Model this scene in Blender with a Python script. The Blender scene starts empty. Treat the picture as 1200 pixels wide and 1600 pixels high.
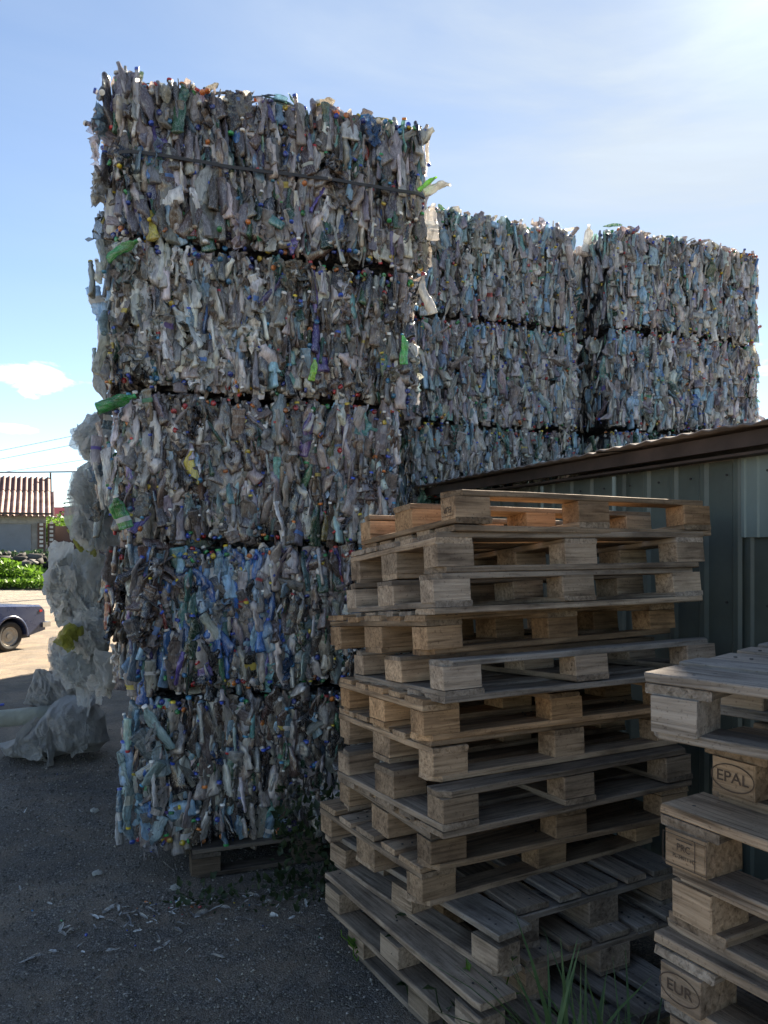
import bpy, bmesh, math, random
import numpy as np
from mathutils import Vector, Matrix, noise, Euler
R = math.radians
S = bpy.context.scene
rnd = random.Random(7)

# ------------------------------------------------------------------ camera, sky, sun, exposure
EYE = 1.69
cam_d = bpy.data.cameras.new('camera'); cam = bpy.data.objects.new('camera', cam_d)
S.collection.objects.link(cam)
cam.location = (0, 0, EYE); cam.rotation_euler = (R(90), 0, 0)
cam_d.sensor_fit = 'VERTICAL'; cam_d.sensor_height = 36; cam_d.lens = 27
cam_d.shift_y = 50/1600
cam_d.clip_start = .05; cam_d.clip_end = 3000
S.camera = cam
SUN_AZ, SUN_EL = R(29), R(34)
SV = Vector((math.sin(SUN_AZ)*math.cos(SUN_EL), math.cos(SUN_AZ)*math.cos(SUN_EL), math.sin(SUN_EL)))
sun_d = bpy.data.lights.new('sun', 'SUN'); sun_d.energy = 5.0; sun_d.angle = R(.53); sun_d.color = (1, .93, .82)
sun = bpy.data.objects.new('sun', sun_d); S.collection.objects.link(sun)
sun.rotation_euler = SV.to_track_quat('Z', 'Y').to_euler(); sun.location = (20, 30, 30)
S.view_settings.view_transform = 'Standard'; S.view_settings.look = 'None'
S.view_settings.use_white_balance = True; S.view_settings.white_balance_temperature = 7250; S.view_settings.white_balance_tint = 10
S.view_settings.exposure = 2.4; S.view_settings.gamma = 1; S.view_settings.use_curve_mapping = False
S.render.engine = 'CYCLES'
cy = S.cycles
cy.max_bounces = 6; cy.diffuse_bounces = 3; cy.glossy_bounces = 2; cy.transmission_bounces = 3
cy.transparent_max_bounces = 6; cy.caustics_reflective = False; cy.caustics_refractive = False
cy.use_denoising = True; cy.sample_clamp_indirect = 4

world = bpy.data.worlds.new('World'); S.world = world; world.use_nodes = True
def N(nt, typ, **kw):
    n = nt.nodes.new(typ)
    for k, v in kw.items():
        if k == 'inp':
            for a, b in v.items(): n.inputs[a].default_value = b
        else: setattr(n, k, v)
    return n
def math_n(nt, op, a, b=None, c=None, clamp=False):
    n = nt.nodes.new('ShaderNodeMath'); n.operation = op; n.use_clamp = clamp
    for i, v in enumerate((a, b, c)):
        if v is None: continue
        if isinstance(v, (int, float)): n.inputs[i].default_value = v
        else: nt.links.new(v, n.inputs[i])
    return n.outputs[0]
def ramp(nt, fac, stops, interp='LINEAR'):
    n = nt.nodes.new('ShaderNodeValToRGB'); e = n.color_ramp.elements; n.color_ramp.interpolation = interp
    while len(e) < len(stops): e.new(.5)
    for i, (p, c) in enumerate(stops):
        e[i].position = p; e[i].color = (*c, 1) if len(c) == 3 else c
    nt.links.new(fac, n.inputs[0]); return n.outputs[0]
def mixc(nt, fac, a, b, mode='MIX'):
    n = nt.nodes.new('ShaderNodeMix'); n.data_type = 'RGBA'; n.blend_type = mode
    for s, v in ((n.inputs[0], fac), (n.inputs[6], a), (n.inputs[7], b)):
        if isinstance(v, (int, float)): s.default_value = v
        elif isinstance(v, tuple): s.default_value = (*v, 1) if len(v) == 3 else v
        else: nt.links.new(v, s)
    return n.outputs[2]

wt = world.node_tree; wt.nodes.clear(); L = wt.links.new
sky = N(wt, 'ShaderNodeTexSky', sky_type='NISHITA', sun_disc=False, sun_elevation=SUN_EL, sun_rotation=SUN_AZ,
        altitude=100, air_density=.8, dust_density=.05, ozone_density=2.2)
tc = N(wt, 'ShaderNodeTexCoord'); sep = N(wt, 'ShaderNodeSeparateXYZ'); L(tc.outputs['Generated'], sep.inputs[0])
az = math_n(wt, 'ARCTAN2', sep.outputs[0], sep.outputs[1]); el = math_n(wt, 'ARCSINE', sep.outputs[2])
comb = N(wt, 'ShaderNodeCombineXYZ'); L(az, comb.inputs[0]); L(math_n(wt, 'MULTIPLY', el, 2.6), comb.inputs[1])
cn = N(wt, 'ShaderNodeTexNoise', inp={'Scale': 15.0, 'Detail': 9.0, 'Roughness': .6, 'Distortion': .3}); L(comb.outputs[0], cn.inputs['Vector'])
cn2 = N(wt, 'ShaderNodeTexNoise', inp={'Scale': 2.3, 'Detail': 3.0}); L(comb.outputs[0], cn2.inputs['Vector'])
def blob(a0, e0, sa, se, k):
    u = math_n(wt, 'DIVIDE', math_n(wt, 'SUBTRACT', az, a0), sa); v = math_n(wt, 'DIVIDE', math_n(wt, 'SUBTRACT', el, e0), se)
    r2 = math_n(wt, 'ADD', math_n(wt, 'MULTIPLY', u, u), math_n(wt, 'MULTIPLY', v, v))
    return math_n(wt, 'MULTIPLY', math_n(wt, 'EXPONENT', math_n(wt, 'MULTIPLY', r2, -1)), k)
def px_dir(px, py):
    x, z = (px-600)/1200, (850-py)/1200
    return math.atan2(x, 1), math.atan2(z, math.hypot(x, 1))
bl = None
for (px, py, wpx, hpx, k) in ((45, 590, 95, 30, .52), (120, 600, 55, 18, .46), (12, 668, 55, 12, .52), (-150, 610, 120, 24, .36),
                              (1215, 560, 60, 50, .42), (1225, 650, 60, 10, .3), (1400, 600, 150, 40, .36), (-420, 640, 120, 30, .36), (1750, 560, 200, 40, .36)):
    a0, e0 = px_dir(px, py)
    b = blob(a0, e0, wpx/1320, hpx/1320, k)
    bl = b if bl is None else math_n(wt, 'MAXIMUM', bl, b)
cum = math_n(wt, 'ADD', math_n(wt, 'MULTIPLY', cn.outputs[0], 1.3), bl)
cum = N(wt, 'ShaderNodeMapRange', inp={1: .99, 2: 1.12}); 
L(math_n(wt, 'ADD', math_n(wt, 'MULTIPLY', cn.outputs[0], 1.3), bl), cum.inputs[0])
# cirrus: long thin veil, thicker towards the sun side
comb2 = N(wt, 'ShaderNodeCombineXYZ'); L(math_n(wt, 'ADD', az, math_n(wt, 'MULTIPLY', el, 1.2)), comb2.inputs[0]); L(math_n(wt, 'MULTIPLY', el, 5.0), comb2.inputs[1])
ci = N(wt, 'ShaderNodeTexNoise', inp={'Scale': 1.5, 'Detail': 7.0, 'Roughness': .55, 'Distortion': .6}); L(comb2.outputs[0], ci.inputs['Vector'])
sd = N(wt, 'ShaderNodeVectorMath', operation='DOT_PRODUCT'); L(tc.outputs['Generated'], sd.inputs[0]); sd.inputs[1].default_value = SV
cosang = math_n(wt, 'MAXIMUM', sd.outputs['Value'], 0)
nearsun = math_n(wt, 'POWER', cosang, 5.0)
civ = N(wt, 'ShaderNodeMapRange', inp={1: .34, 2: .72}); L(ci.outputs[0], civ.inputs[0])
civ_f = math_n(wt, 'MULTIPLY', math_n(wt, 'ADD', math_n(wt, 'MULTIPLY', nearsun, 1.1), .03), math_n(wt, 'ADD', math_n(wt, 'MULTIPLY', civ.outputs[0], .6), .5), clamp=True)
# thin cloud forward-scatters: brighter in a narrow aureole round the sun
aur = math_n(wt, 'ADD', math_n(wt, 'MULTIPLY', math_n(wt, 'POWER', cosang, 160.0), 1.5), math_n(wt, 'MULTIPLY', math_n(wt, 'ADD', math_n(wt, 'MULTIPLY', civ.outputs[0], .28), .84), math_n(wt, 'ADD', math_n(wt, 'MULTIPLY', nearsun, .2), 2.9)))
cc = N(wt, 'ShaderNodeCombineXYZ'); 
L(math_n(wt, 'MULTIPLY', aur, .78), cc.inputs[0]); L(math_n(wt, 'MULTIPLY', aur, .96), cc.inputs[1]); L(math_n(wt, 'MULTIPLY', aur, 1.22), cc.inputs[2])
skyc = mixc(wt, civ_f, sky.outputs[0], cc.outputs[0])
cumcol = ramp(wt, cn2.outputs[0], [(.35, (4.4, 4.8, 5.4)), (.65, (6.6, 6.8, 7.2))])
skyc = mixc(wt, math_n(wt, 'MULTIPLY', cum.outputs[0], .93), skyc, cumcol)
bg = N(wt, 'ShaderNodeBackground'); bg.inputs[1].default_value = .050; L(skyc, bg.inputs[0])
wo = N(wt, 'ShaderNodeOutputWorld'); L(bg.outputs[0], wo.inputs[0])

# ------------------------------------------------------------------ helpers
def link(o, parent=None):
    S.collection.objects.link(o)
    if parent: o.parent = parent
    return o
def tag(o, label=None, cat=None, group=None, kind=None):
    if label: o['label'] = label
    if cat: o['category'] = cat
    if group: o['group'] = group
    if kind: o['kind'] = kind
    return o
def empty(name, loc=(0, 0, 0), rz=0, **kw):
    o = bpy.data.objects.new(name, None); o.location = loc; o.rotation_euler = (0, 0, rz)
    o.empty_display_size = .1; link(o); return tag(o, **kw)
def pydata(name, vs, fs, mats=(), mi=None, smooth=False):
    me = bpy.data.meshes.new(name); me.from_pydata([tuple(v) for v in vs], [], fs)
    for m in mats: me.materials.append(m)
    if mi is not None: me.polygons.foreach_set('material_index', mi)
    if smooth: me.polygons.foreach_set('use_smooth', [True]*len(me.polygons))
    me.update(); return me
def obj(name, me, parent=None, loc=(0, 0, 0), rot=(0, 0, 0), color=None):
    o = bpy.data.objects.new(name, me); o.location = loc; o.rotation_euler = rot
    if color: o.color = color
    return link(o, parent)
class MB:
    def __init__(s): s.v = []; s.f = []; s.m = []
    def add(s, vs, fs, mi=0, M=None):
        b = len(s.v)
        s.v += [tuple(M @ Vector(v)) if M else tuple(v) for v in vs]
        s.f += [tuple(i+b for i in f) for f in fs]; s.m += [mi]*len(fs)
    def box(s, c, d, mi=0, M=None):
        x, y, z = c; a, b, e = d[0]/2, d[1]/2, d[2]/2
        vs = [(x+i*a, y+j*b, z+k*e) for k in (-1, 1) for j in (-1, 1) for i in (-1, 1)]
        s.add(vs, [(0, 2, 3, 1), (4, 5, 7, 6), (0, 1, 5, 4), (2, 6, 7, 3), (0, 4, 6, 2), (1, 3, 7, 5)], mi, M)
    def tube(s, p, q, r, n=8, mi=0, r2=None):
        p = Vector(p); q = Vector(q); d = (q-p).normalized(); a = d.orthogonal().normalized(); b = d.cross(a)
        r2 = r if r2 is None else r2
        vs = []
        for c, rr in ((p, r), (q, r2)):
            for k in range(n):
                t = 2*math.pi*k/n; vs.append(c+a*rr*math.cos(t)+b*rr*math.sin(t))
        s.add(vs, [(k, (k+1) % n, n+(k+1) % n, n+k) for k in range(n)]+[tuple(reversed(range(n))), tuple(range(n, 2*n))], mi)
    def mesh(s, name, mats=(), smooth=False): return pydata(name, s.v, s.f, mats, s.m, smooth)
def new_mat(name, rough=.7, spec=.5, metal=0.0, color=(.5, .5, .5)):
    m = bpy.data.materials.new(name); m.use_nodes = True; nt = m.node_tree
    p = nt.nodes['Principled BSDF']; p.inputs['Roughness'].default_value = rough; p.inputs['Metallic'].default_value = metal
    p.inputs['Specular IOR Level'].default_value = spec; p.inputs['Base Color'].default_value = (*color, 1)
    return m, nt, p
def bump(nt, p, h, strength=.4, dist=.005):
    b = N(nt, 'ShaderNodeBump', inp={'Strength': strength, 'Distance': dist}); nt.links.new(h, b.inputs['Height']); nt.links.new(b.outputs[0], p.inputs['Normal'])
def objcoord(nt, scale=(1, 1, 1), rand=True):
    t = N(nt, 'ShaderNodeTexCoord'); mp = N(nt, 'ShaderNodeMapping'); mp.inputs['Scale'].default_value = scale
    nt.links.new(t.outputs['Object'], mp.inputs[0])
    if rand:
        oi = N(nt, 'ShaderNodeObjectInfo'); nt.links.new(math_n(nt, 'MULTIPLY', oi.outputs['Random'], 37.0), mp.inputs['Location'])
    return mp.outputs[0]
def noise_n(nt, vec, scale, detail=4, rough=.55, dist=0):
    n = N(nt, 'ShaderNodeTexNoise', inp={'Scale': scale, 'Detail': detail, 'Roughness': rough, 'Distortion': dist}); nt.links.new(vec, n.inputs['Vector']); return n.outputs[0]
def simple_mat(name, col, rough=.7, var=.25, scale=6, metal=0, spec=.5, bmp=.2):
    m, nt, p = new_mat(name, rough, spec, metal)
    v = objcoord(nt); n = noise_n(nt, v, scale, 6, .6)
    c = ramp(nt, n, [(.3, tuple(x*(1-var) for x in col)), (.7, tuple(min(1, x*(1+var)) for x in col))])
    nt.links.new(c, p.inputs['Base Color']); bump(nt, p, n, bmp, .004); return m

# ------------------------------------------------------------------ materials
def plastic_shader(name, mode):
    m = bpy.data.materials.new(name); m.use_nodes = True; nt = m.node_tree; p = nt.nodes['Principled BSDF']; out = nt.nodes['Material Output']
    lk = nt.links.new
    vec = objcoord(nt, (1, 1, .33), mode != 'attr'); n1 = noise_n(nt, vec, 42, 5, .65, .8); n2 = noise_n(nt, vec, 14, 3, .6)
    n3 = noise_n(nt, vec, 46, 3, .6, 1.5); crease = ramp(nt, n3, [(.46, (0, 0, 0)), (.5, (1, 1, 1)), (.54, (0, 0, 0))])
    if mode == 'attr':
        at = N(nt, 'ShaderNodeAttribute', attribute_name='Col'); col = at.outputs['Color']; alpha = None
    elif mode == 'cap':
        oi = N(nt, 'ShaderNodeObjectInfo')
        col = ramp(nt, oi.outputs['Random'], [(0, (.02, .08, .5)), (.2, (.75, .75, .72)), (.38, (.65, .5, .03)), (.5, (.5, .03, .03)), (.6, (.02, .08, .45)), (.72, (.03, .32, .1)), (.8, (.75, .75, .72)), (.9, (.05, .3, .5)), (.96, (.65, .2, .03))], 'CONSTANT'); alpha = None
    elif mode == 'label':
        oi = N(nt, 'ShaderNodeObjectInfo')
        col = ramp(nt, oi.outputs['Random'], [(0, (.6, .6, .6)), (.25, (.1, .22, .5)), (.4, (.55, .57, .5)), (.52, (.45, .08, .07)), (.62, (.1, .35, .2)), (.74, (.12, .08, .3)), (.82, (.6, .6, .58)), (.92, (.55, .45, .1))], 'CONSTANT'); alpha = None
    else:
        oi = N(nt, 'ShaderNodeObjectInfo'); col = oi.outputs['Color']; alpha = oi.outputs['Alpha']
    dirt = ramp(nt, n2, [(.35, (.62, .58, .54)), (.62, (1.05, 1.05, 1.05))])
    col = mixc(nt, 1.0, col, dirt, 'MULTIPLY')
    if mode in ('obj', 'attr'): col = mixc(nt, math_n(nt, 'MULTIPLY', crease, .28), col, (.82, .82, .82))  # highlight lines along the creases put into the colour, with stress whitening
    if mode in ('obj', 'attr'): col = mixc(nt, 1.0, col, ramp(nt, n1, [(.34, (.5, .49, .49)), (.5, (1, 1, 1)), (.68, (1.3, 1.3, 1.3))]), 'MULTIPLY')  # colour also darker in bump hollows, lighter on ridges

    lk(col, p.inputs['Base Color']); p.inputs['Roughness'].default_value = {'cap': .35, 'label': .45, 'attr': .25}.get(mode, .14)
    p.inputs['Specular IOR Level'].default_value = .8
    b = N(nt, 'ShaderNodeBump', inp={'Strength': .8, 'Distance': .006}); lk(n1, b.inputs['Height']); lk(b.outputs[0], p.inputs['Normal'])
    if mode in ('obj', 'attr'): lk(math_n(nt, 'ADD', math_n(nt, 'MULTIPLY', n2, .4), -.1, clamp=True), p.inputs['Roughness']); p.inputs['Coat Weight'].default_value = .5; p.inputs['Coat Roughness'].default_value = .06
    sh = p.outputs[0]
    if mode != 'cap':
        tr = N(nt, 'ShaderNodeBsdfTranslucent'); lk(col, tr.inputs[0])
        mx = N(nt, 'ShaderNodeMixShader'); mx.inputs[0].default_value = .3; lk(sh, mx.inputs[1]); lk(tr.outputs[0], mx.inputs[2]); sh = mx.outputs[0]
    if alpha is not None:
        tp = N(nt, 'ShaderNodeBsdfTransparent'); lk(mixc(nt, .6, (1, 1, 1), col), tp.inputs[0])
        lw = N(nt, 'ShaderNodeLayerWeight'); lw.inputs[0].default_value = .5
        a = math_n(nt, 'ADD', alpha, math_n(nt, 'MULTIPLY', lw.outputs['Facing'], .35), clamp=True)
        mx = N(nt, 'ShaderNodeMixShader'); lk(a, mx.inputs[0]); lk(tp.outputs[0], mx.inputs[1]); lk(sh, mx.inputs[2]); sh = mx.outputs[0]
    lk(sh, out.inputs[0]); return m
M_pet = plastic_shader('crushed_pet', 'obj'); M_cap = plastic_shader('bottle_cap', 'cap'); M_lab = plastic_shader('bottle_label', 'label'); M_scrap = plastic_shader('plastic_scraps', 'attr')

def core_material():
    m, nt, p = new_mat('bale_core', .4, .5)
    vec = objcoord(nt, (1, 1, .45)); lk = nt.links.new
    d = N(nt, 'ShaderNodeTexNoise', inp={'Scale': 9.0, 'Detail': 3.0}); lk(vec, d.inputs['Vector'])
    add = N(nt, 'ShaderNodeVectorMath', operation='MULTIPLY_ADD'); lk(d.outputs['Color'], add.inputs[0]); add.inputs[1].default_value = (.08, .08, .08); lk(vec, add.inputs[2])
    vo = N(nt, 'ShaderNodeTexVoronoi', inp={'Scale': 42.0}); lk(add.outputs[0], vo.inputs['Vector'])
    sp = N(nt, 'ShaderNodeSeparateColor'); lk(vo.outputs['Color'], sp.inputs[0])
    c = ramp(nt, sp.outputs[0], [(0, (.012, .012, .016)), (.3, (.04, .036, .036)), (.5, (.08, .085, .085)), (.68, (.025, .025, .03)), (.85, (.13, .135, .135)), (.93, (.05, .07, .09))], 'CONSTANT')  # near-black cells put the shade of deep gaps into the colour
    lk(c, p.inputs['Base Color']); bump(nt, p, vo.outputs['Distance'], .8, .02); return m
M_core = core_material()

def wood_material(name, tint=(1, 1, 1)):
    m, nt, p = new_mat(name, .82, .25); lk = nt.links.new
    oi = N(nt, 'ShaderNodeObjectInfo')
    v = objcoord(nt, (1.6, 34, 34)); g = noise_n(nt, v, 2.2, 7, .62, .6)
    v2 = objcoord(nt, (3, 7, 7)); g2 = noise_n(nt, v2, 1.3, 4, .6)
    v3 = objcoord(nt, (40, 40, 40)); g3 = noise_n(nt, v3, 2.5, 3, .6)
    c = ramp(nt, g, [(.28, (.22, .2, .18)), (.45, (.62, .6, .57)), (.6, (.85, .84, .82)), (.78, (1.12, 1.1, 1.06))])
    c = mixc(nt, 1, c, oi.outputs['Color'], 'MULTIPLY')
    grime = ramp(nt, g2, [(.32, (.34, .32, .32)), (.55, (1, 1, 1))])
    c = mixc(nt, .8, c, grime, 'MULTIPLY')
    spk = ramp(nt, g3, [(.30, (.45, .42, .4)), (.40, (1, 1, 1))]); c = mixc(nt, .7, c, spk, 'MULTIPLY')
    lk(c, p.inputs['Base Color'])
    h = math_n(nt, 'ADD', g, math_n(nt, 'MULTIPLY', g3, .3)); bump(nt, p, h, .7, .004); return m
M_wood = wood_material('weathered_pallet_wood')
M_ink = simple_mat('burnt_stamp', (.07, .044, .03), .9, .3, 60)
M_nail = simple_mat('nail_head', (.05, .045, .045), .6, .4, 80, metal=.5)

# ground
def ground_material():
    m, nt, p = new_mat('yard_ground', .9, .3); lk = nt.links.new
    g = N(nt, 'ShaderNodeNewGeometry'); pos = g.outputs['Position']; sp = N(nt, 'ShaderNodeSeparateXYZ'); lk(pos, sp.inputs[0])
    nA = noise_n(nt, pos, .55, 6, .6); nB = noise_n(nt, pos, 60, 4, .65); nC = noise_n(nt, pos, 5, 6, .65)
    vo = N(nt, 'ShaderNodeTexVoronoi', inp={'Scale': 150.0}); lk(pos, vo.inputs['Vector'])
    sv = N(nt, 'ShaderNodeSeparateColor'); lk(vo.outputs['Color'], sv.inputs[0])
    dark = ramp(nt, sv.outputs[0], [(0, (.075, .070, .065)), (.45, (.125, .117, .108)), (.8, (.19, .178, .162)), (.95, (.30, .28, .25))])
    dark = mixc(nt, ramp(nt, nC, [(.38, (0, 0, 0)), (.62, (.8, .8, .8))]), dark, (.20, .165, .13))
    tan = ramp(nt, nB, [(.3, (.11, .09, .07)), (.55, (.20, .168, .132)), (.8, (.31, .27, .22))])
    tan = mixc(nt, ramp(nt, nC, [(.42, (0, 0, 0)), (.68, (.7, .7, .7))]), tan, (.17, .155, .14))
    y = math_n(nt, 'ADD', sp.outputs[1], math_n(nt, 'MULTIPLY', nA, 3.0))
    f0 = N(nt, 'ShaderNodeMapRange', inp={1: 7.2, 2: 9.0}); lk(y, f0.inputs[0]); f1 = N(nt, 'ShaderNodeMapRange', inp={1: -1.5, 2: -4.0}); lk(y, f1.inputs[0])  # unseen ground behind the camera made tan to bounce warm light
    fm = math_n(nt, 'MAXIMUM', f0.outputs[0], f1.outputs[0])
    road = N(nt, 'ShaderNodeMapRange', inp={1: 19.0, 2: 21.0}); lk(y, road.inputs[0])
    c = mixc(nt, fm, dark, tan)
    c = mixc(nt, math_n(nt, 'MULTIPLY', road.outputs[0], .8), c, ramp(nt, nC, [(.3, (.15, .142, .13)), (.7, (.22, .205, .18))]))
    c = mixc(nt, 1, c, ramp(nt, noise_n(nt, pos, 1.7, 7, .65, .8), [(.33, (.78, .76, .75)), (.5, (1.1, 1.04, .98)), (.66, (1.5, 1.36, 1.2))]), 'MULTIPLY')
    lk(c, p.inputs['Base Color'])
    h = math_n(nt, 'ADD', math_n(nt, 'MULTIPLY', vo.outputs['Distance'], -.6), math_n(nt, 'ADD', nB, math_n(nt, 'MULTIPLY', nC, 2)))
    bump(nt, p, h, .9, .012); return m
M_ground = ground_material()
M_pebble = plastic_shader('pebble_stone', 'attr')
def stone_attr():
    m, nt, p = new_mat('gravel_stone', .85, .35)
    at = N(nt, 'ShaderNodeAttribute', attribute_name='Col'); nt.links.new(at.outputs['Color'], p.inputs['Base Color']); return m
M_stone = stone_attr()
def leaf_mat(name, a, b):
    m = bpy.data.materials.new(name); m.use_nodes = True; nt = m.node_tree; p = nt.nodes['Principled BSDF']; lk = nt.links.new
    g = N(nt, 'ShaderNodeNewGeometry'); n = noise_n(nt, g.outputs['Position'], 9, 4, .7)
    c = ramp(nt, n, [(.3, a), (.7, b)]); lk(c, p.inputs['Base Color']); p.inputs['Roughness'].default_value = .55
    tr = N(nt, 'ShaderNodeBsdfTranslucent'); lk(c, tr.inputs[0]); mx = N(nt, 'ShaderNodeMixShader'); mx.inputs[0].default_value = .4
    lk(p.outputs[0], mx.inputs[1]); lk(tr.outputs[0], mx.inputs[2]); lk(mx.outputs[0], nt.nodes['Material Output'].inputs[0]); return m
M_leaf_dark = leaf_mat('weed_leaf', (.018, .034, .012), (.045, .07, .025))
M_leaf = leaf_mat('bright_leaf', (.05, .12, .012), (.14, .26, .03))
M_spruce = leaf_mat('spruce_needles', (.012, .03, .015), (.03, .06, .025))
M_blade = leaf_mat('grass_blade', (.05, .10, .03), (.12, .2, .07))

# ------------------------------------------------------------------ ground
def build_ground():
    xs = np.concatenate([np.linspace(-400, -12, 8), np.linspace(-10, 10, 50), np.linspace(12, 400, 8)])
    ys = np.concatenate([np.linspace(-60, -2, 5), np.linspace(-1, 16, 60), np.linspace(18, 50, 14), np.linspace(70, 900, 6)])
    vs = []
    for y in ys:
        for x in xs:
            z = 0
            if -11 < x < 11 and -2 < y < 17: z = .012*noise.noise((x*1.3, y*1.3, 0))-.006
            vs.append((x, y, z))
    nx = len(xs)
    fs = [(j*nx+i, j*nx+i+1, (j+1)*nx+i+1, (j+1)*nx+i) for j in range(len(ys)-1) for i in range(nx-1)]
    o = obj('ground', pydata('ground', vs, fs, [M_ground], smooth=True)); tag(o, kind='structure')
build_ground()

def scatter(name, templates, mats4, tidx, cols, material, smooth=False):
    """join many small copies into one mesh with a colour attribute"""
    V = []; F = []; C = []; base = 0
    mats4 = np.asarray(mats4)
    for t, (tv, tf) in enumerate(templates):
        sel = np.nonzero(np.asarray(tidx) == t)[0]
        if not len(sel): continue
        tv = np.asarray(tv); tf = np.asarray(tf)
        M = mats4[sel]
        W = np.einsum('nij,vj->nvi', M[:, :3, :3], tv)+M[:, None, :3, 3]
        V.append(W.reshape(-1, 3)); k = len(tv)
        off = (base+np.arange(len(sel))*k)
        F.append((tf[None]+off[:, None, None]).reshape(-1, tf.shape[1])); base += len(sel)*k
        C.append(np.repeat(np.asarray(cols)[sel], k, axis=0))
    V = np.concatenate(V); F = np.concatenate(F); C = np.concatenate(C)
    me = bpy.data.meshes.new(name); n = F.shape[1]
    me.vertices.add(len(V)); me.vertices.foreach_set('co', V.ravel())
    me.loops.add(F.size); me.loops.foreach_set('vertex_index', F.ravel().astype(np.int32))
    me.polygons.add(len(F)); me.polygons.foreach_set('loop_start', np.arange(0, F.size, n, dtype=np.int32))
    me.update(calc_edges=True); me.validate()
    ca = me.color_attributes.new('Col', 'FLOAT_COLOR', 'POINT')
    ca.data.foreach_set('color', np.concatenate([C, np.ones((len(C), 1))], 1).ravel())
    me.materials.append(material)
    if smooth: me.polygons.foreach_set('use_smooth', [True]*len(me.polygons))
    return me
def rot_mats(rs, eul):
    return [np.array(Euler(e).to_matrix()) for e in eul]

rs = np.random.RandomState(3)
def build_gravel():
    oct_f = [(0, 2, 4), (2, 1, 4), (1, 3, 4), (3, 0, 4), (2, 0, 5), (1, 2, 5), (3, 1, 5), (0, 3, 5)]
    temps = []
    for k in range(6):
        v = np.array([(1, 0, 0), (-1, 0, 0), (0, 1, 0), (0, -1, 0), (0, 0, 1), (0, 0, -1)], float)
        v += rs.uniform(-.35, .35, v.shape); v[:, 2] *= .6; temps.append((v, oct_f))
    n = 46000; y = 1.4+4.9*rs.rand(n)**1.2; x = -0.56*y+rs.rand(n)*(.56*y+.25+.1*y)
    s = (.0018+.0055*rs.rand(n)**4)*(.8+.10*y)
    M = np.zeros((n, 4, 4)); a = rs.rand(n)*6.28
    M[:, 0, 0] = np.cos(a)*s; M[:, 0, 1] = -np.sin(a)*s; M[:, 1, 0] = np.sin(a)*s; M[:, 1, 1] = np.cos(a)*s; M[:, 2, 2] = s; M[:, 3, 3] = 1
    M[:, 0, 3] = x; M[:, 1, 3] = y; M[:, 2, 3] = .001+s*.2
    g = .07+.27*rs.rand(n)**2.2; c = np.stack([g*1.1, g, g*(.78+.16*rs.rand(n))], 1)
    o = obj('gravel', scatter('gravel', temps, M, rs.randint(0, 6, n), c, M_stone)); tag(o, 'loose dark gravel scattered over the shaded yard ground', 'gravel', kind='stuff')
build_gravel()

# ------------------------------------------------------------------ crushed bottles and film, shared meshes
def bottle_mesh(seed):
    r = random.Random(seed); Lb = r.uniform(.17, .31); Rb = r.uniform(.025, .040); nseg = 14
    fl = r.uniform(.22, .55); wide = 1.0+.35*(1-fl); neck = .013
    prof = [(0, .3), (.0, .82), (.03, 1), (.10, .93), (.2, 1), (.29, .92), (.38, 1), (.47, .93), (.56, 1), (.65, .96), (.74, .82), (.82, .55), (.89, neck/Rb*1.05), (.955, neck/Rb)]
    p2 = []
    for (ta, ra), (tb, rb_) in zip(prof[:-1], prof[1:]):
        p2.append((ta, ra))
        if tb-ta > .05 and ta < .8: p2.append(((ta+tb)/2, (ra+rb_)/2*(r.uniform(.9, 1.04))))
    p2.append(prof[-1]); prof = p2
    nb = sum(1 for t, _ in prof if t < .8)
    bx, by = r.uniform(-.35, .35), r.uniform(-.25, .25); tw = r.uniform(-.9, .9); off = r.random()*100
    am = r.uniform(.003, .0085)
    vs = []; fs = []; mi = []
    lab0 = r.choice((6, 8)); lab1 = lab0+r.choice((2, 3, 4)); has_lab = r.random() < .2
    for i, (t, rr) in enumerate(prof):
        for k in range(nseg):
            a = 2*math.pi*k/nseg; body = 1 if i < nb else .0
            f = fl if body else .9; wd = wide if body else 1
            x = math.cos(a)*Rb*rr*wd; y = math.sin(a)*Rb*rr*f; z = (t-.5)*Lb
            if i < nb+1:
                q = Vector((x*24+off, y*24, z*11)); nv = noise.noise_vector(q)*am*1.4+noise.noise_vector(q*2.2)*am*.75+noise.noise_vector(q*4.7)*am*.2
                x += nv.x; y += nv.y; z += nv.z*.7
            c, s_ = math.cos(tw*t), math.sin(tw*t); x, y = x*c-y*s_, x*s_+y*c
            x += bx*.18*(t-.5)**2+bx*.03*math.sin(t*7); y += by*.2*(t-.5)**2
            vs.append((x, y, z))
    for i in range(len(prof)-1):
        for k in range(nseg):
            fs.append((i*nseg+k, i*nseg+(k+1) % nseg, (i+1)*nseg+(k+1) % nseg, (i+1)*nseg+k))
            mi.append(2 if (has_lab and lab0 <= i < lab1) else 0)
    fs.append(tuple(reversed(range(nseg)))); mi.append(0)
    if r.random() < .72:
        top = (len(prof)-1)*nseg; cx = sum(vs[top+k][0] for k in range(nseg))/nseg; cyy = sum(vs[top+k][1] for k in range(nseg))/nseg; z0 = vs[top][2]-.006
        b = len(vs); rc = .0155
        for zz, q in ((z0, rc), (z0+.012, rc), (z0+.014, rc*.85)):
            for k in range(nseg): a = 2*math.pi*k/nseg; vs.append((cx+q*math.cos(a), cyy+q*math.sin(a), zz))
        for i in range(2):
            for k in range(nseg): fs.append((b+i*nseg+k, b+i*nseg+(k+1) % nseg, b+(i+1)*nseg+(k+1) % nseg, b+(i+1)*nseg+k)); mi.append(1)
        fs.append(tuple(b+2*nseg+k for k in range(nseg))); mi.append(1)
    return pydata('crushed_bottle', vs, fs, [M_pet, M_cap, M_lab], mi, smooth=(seed % 3 != 0))
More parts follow.
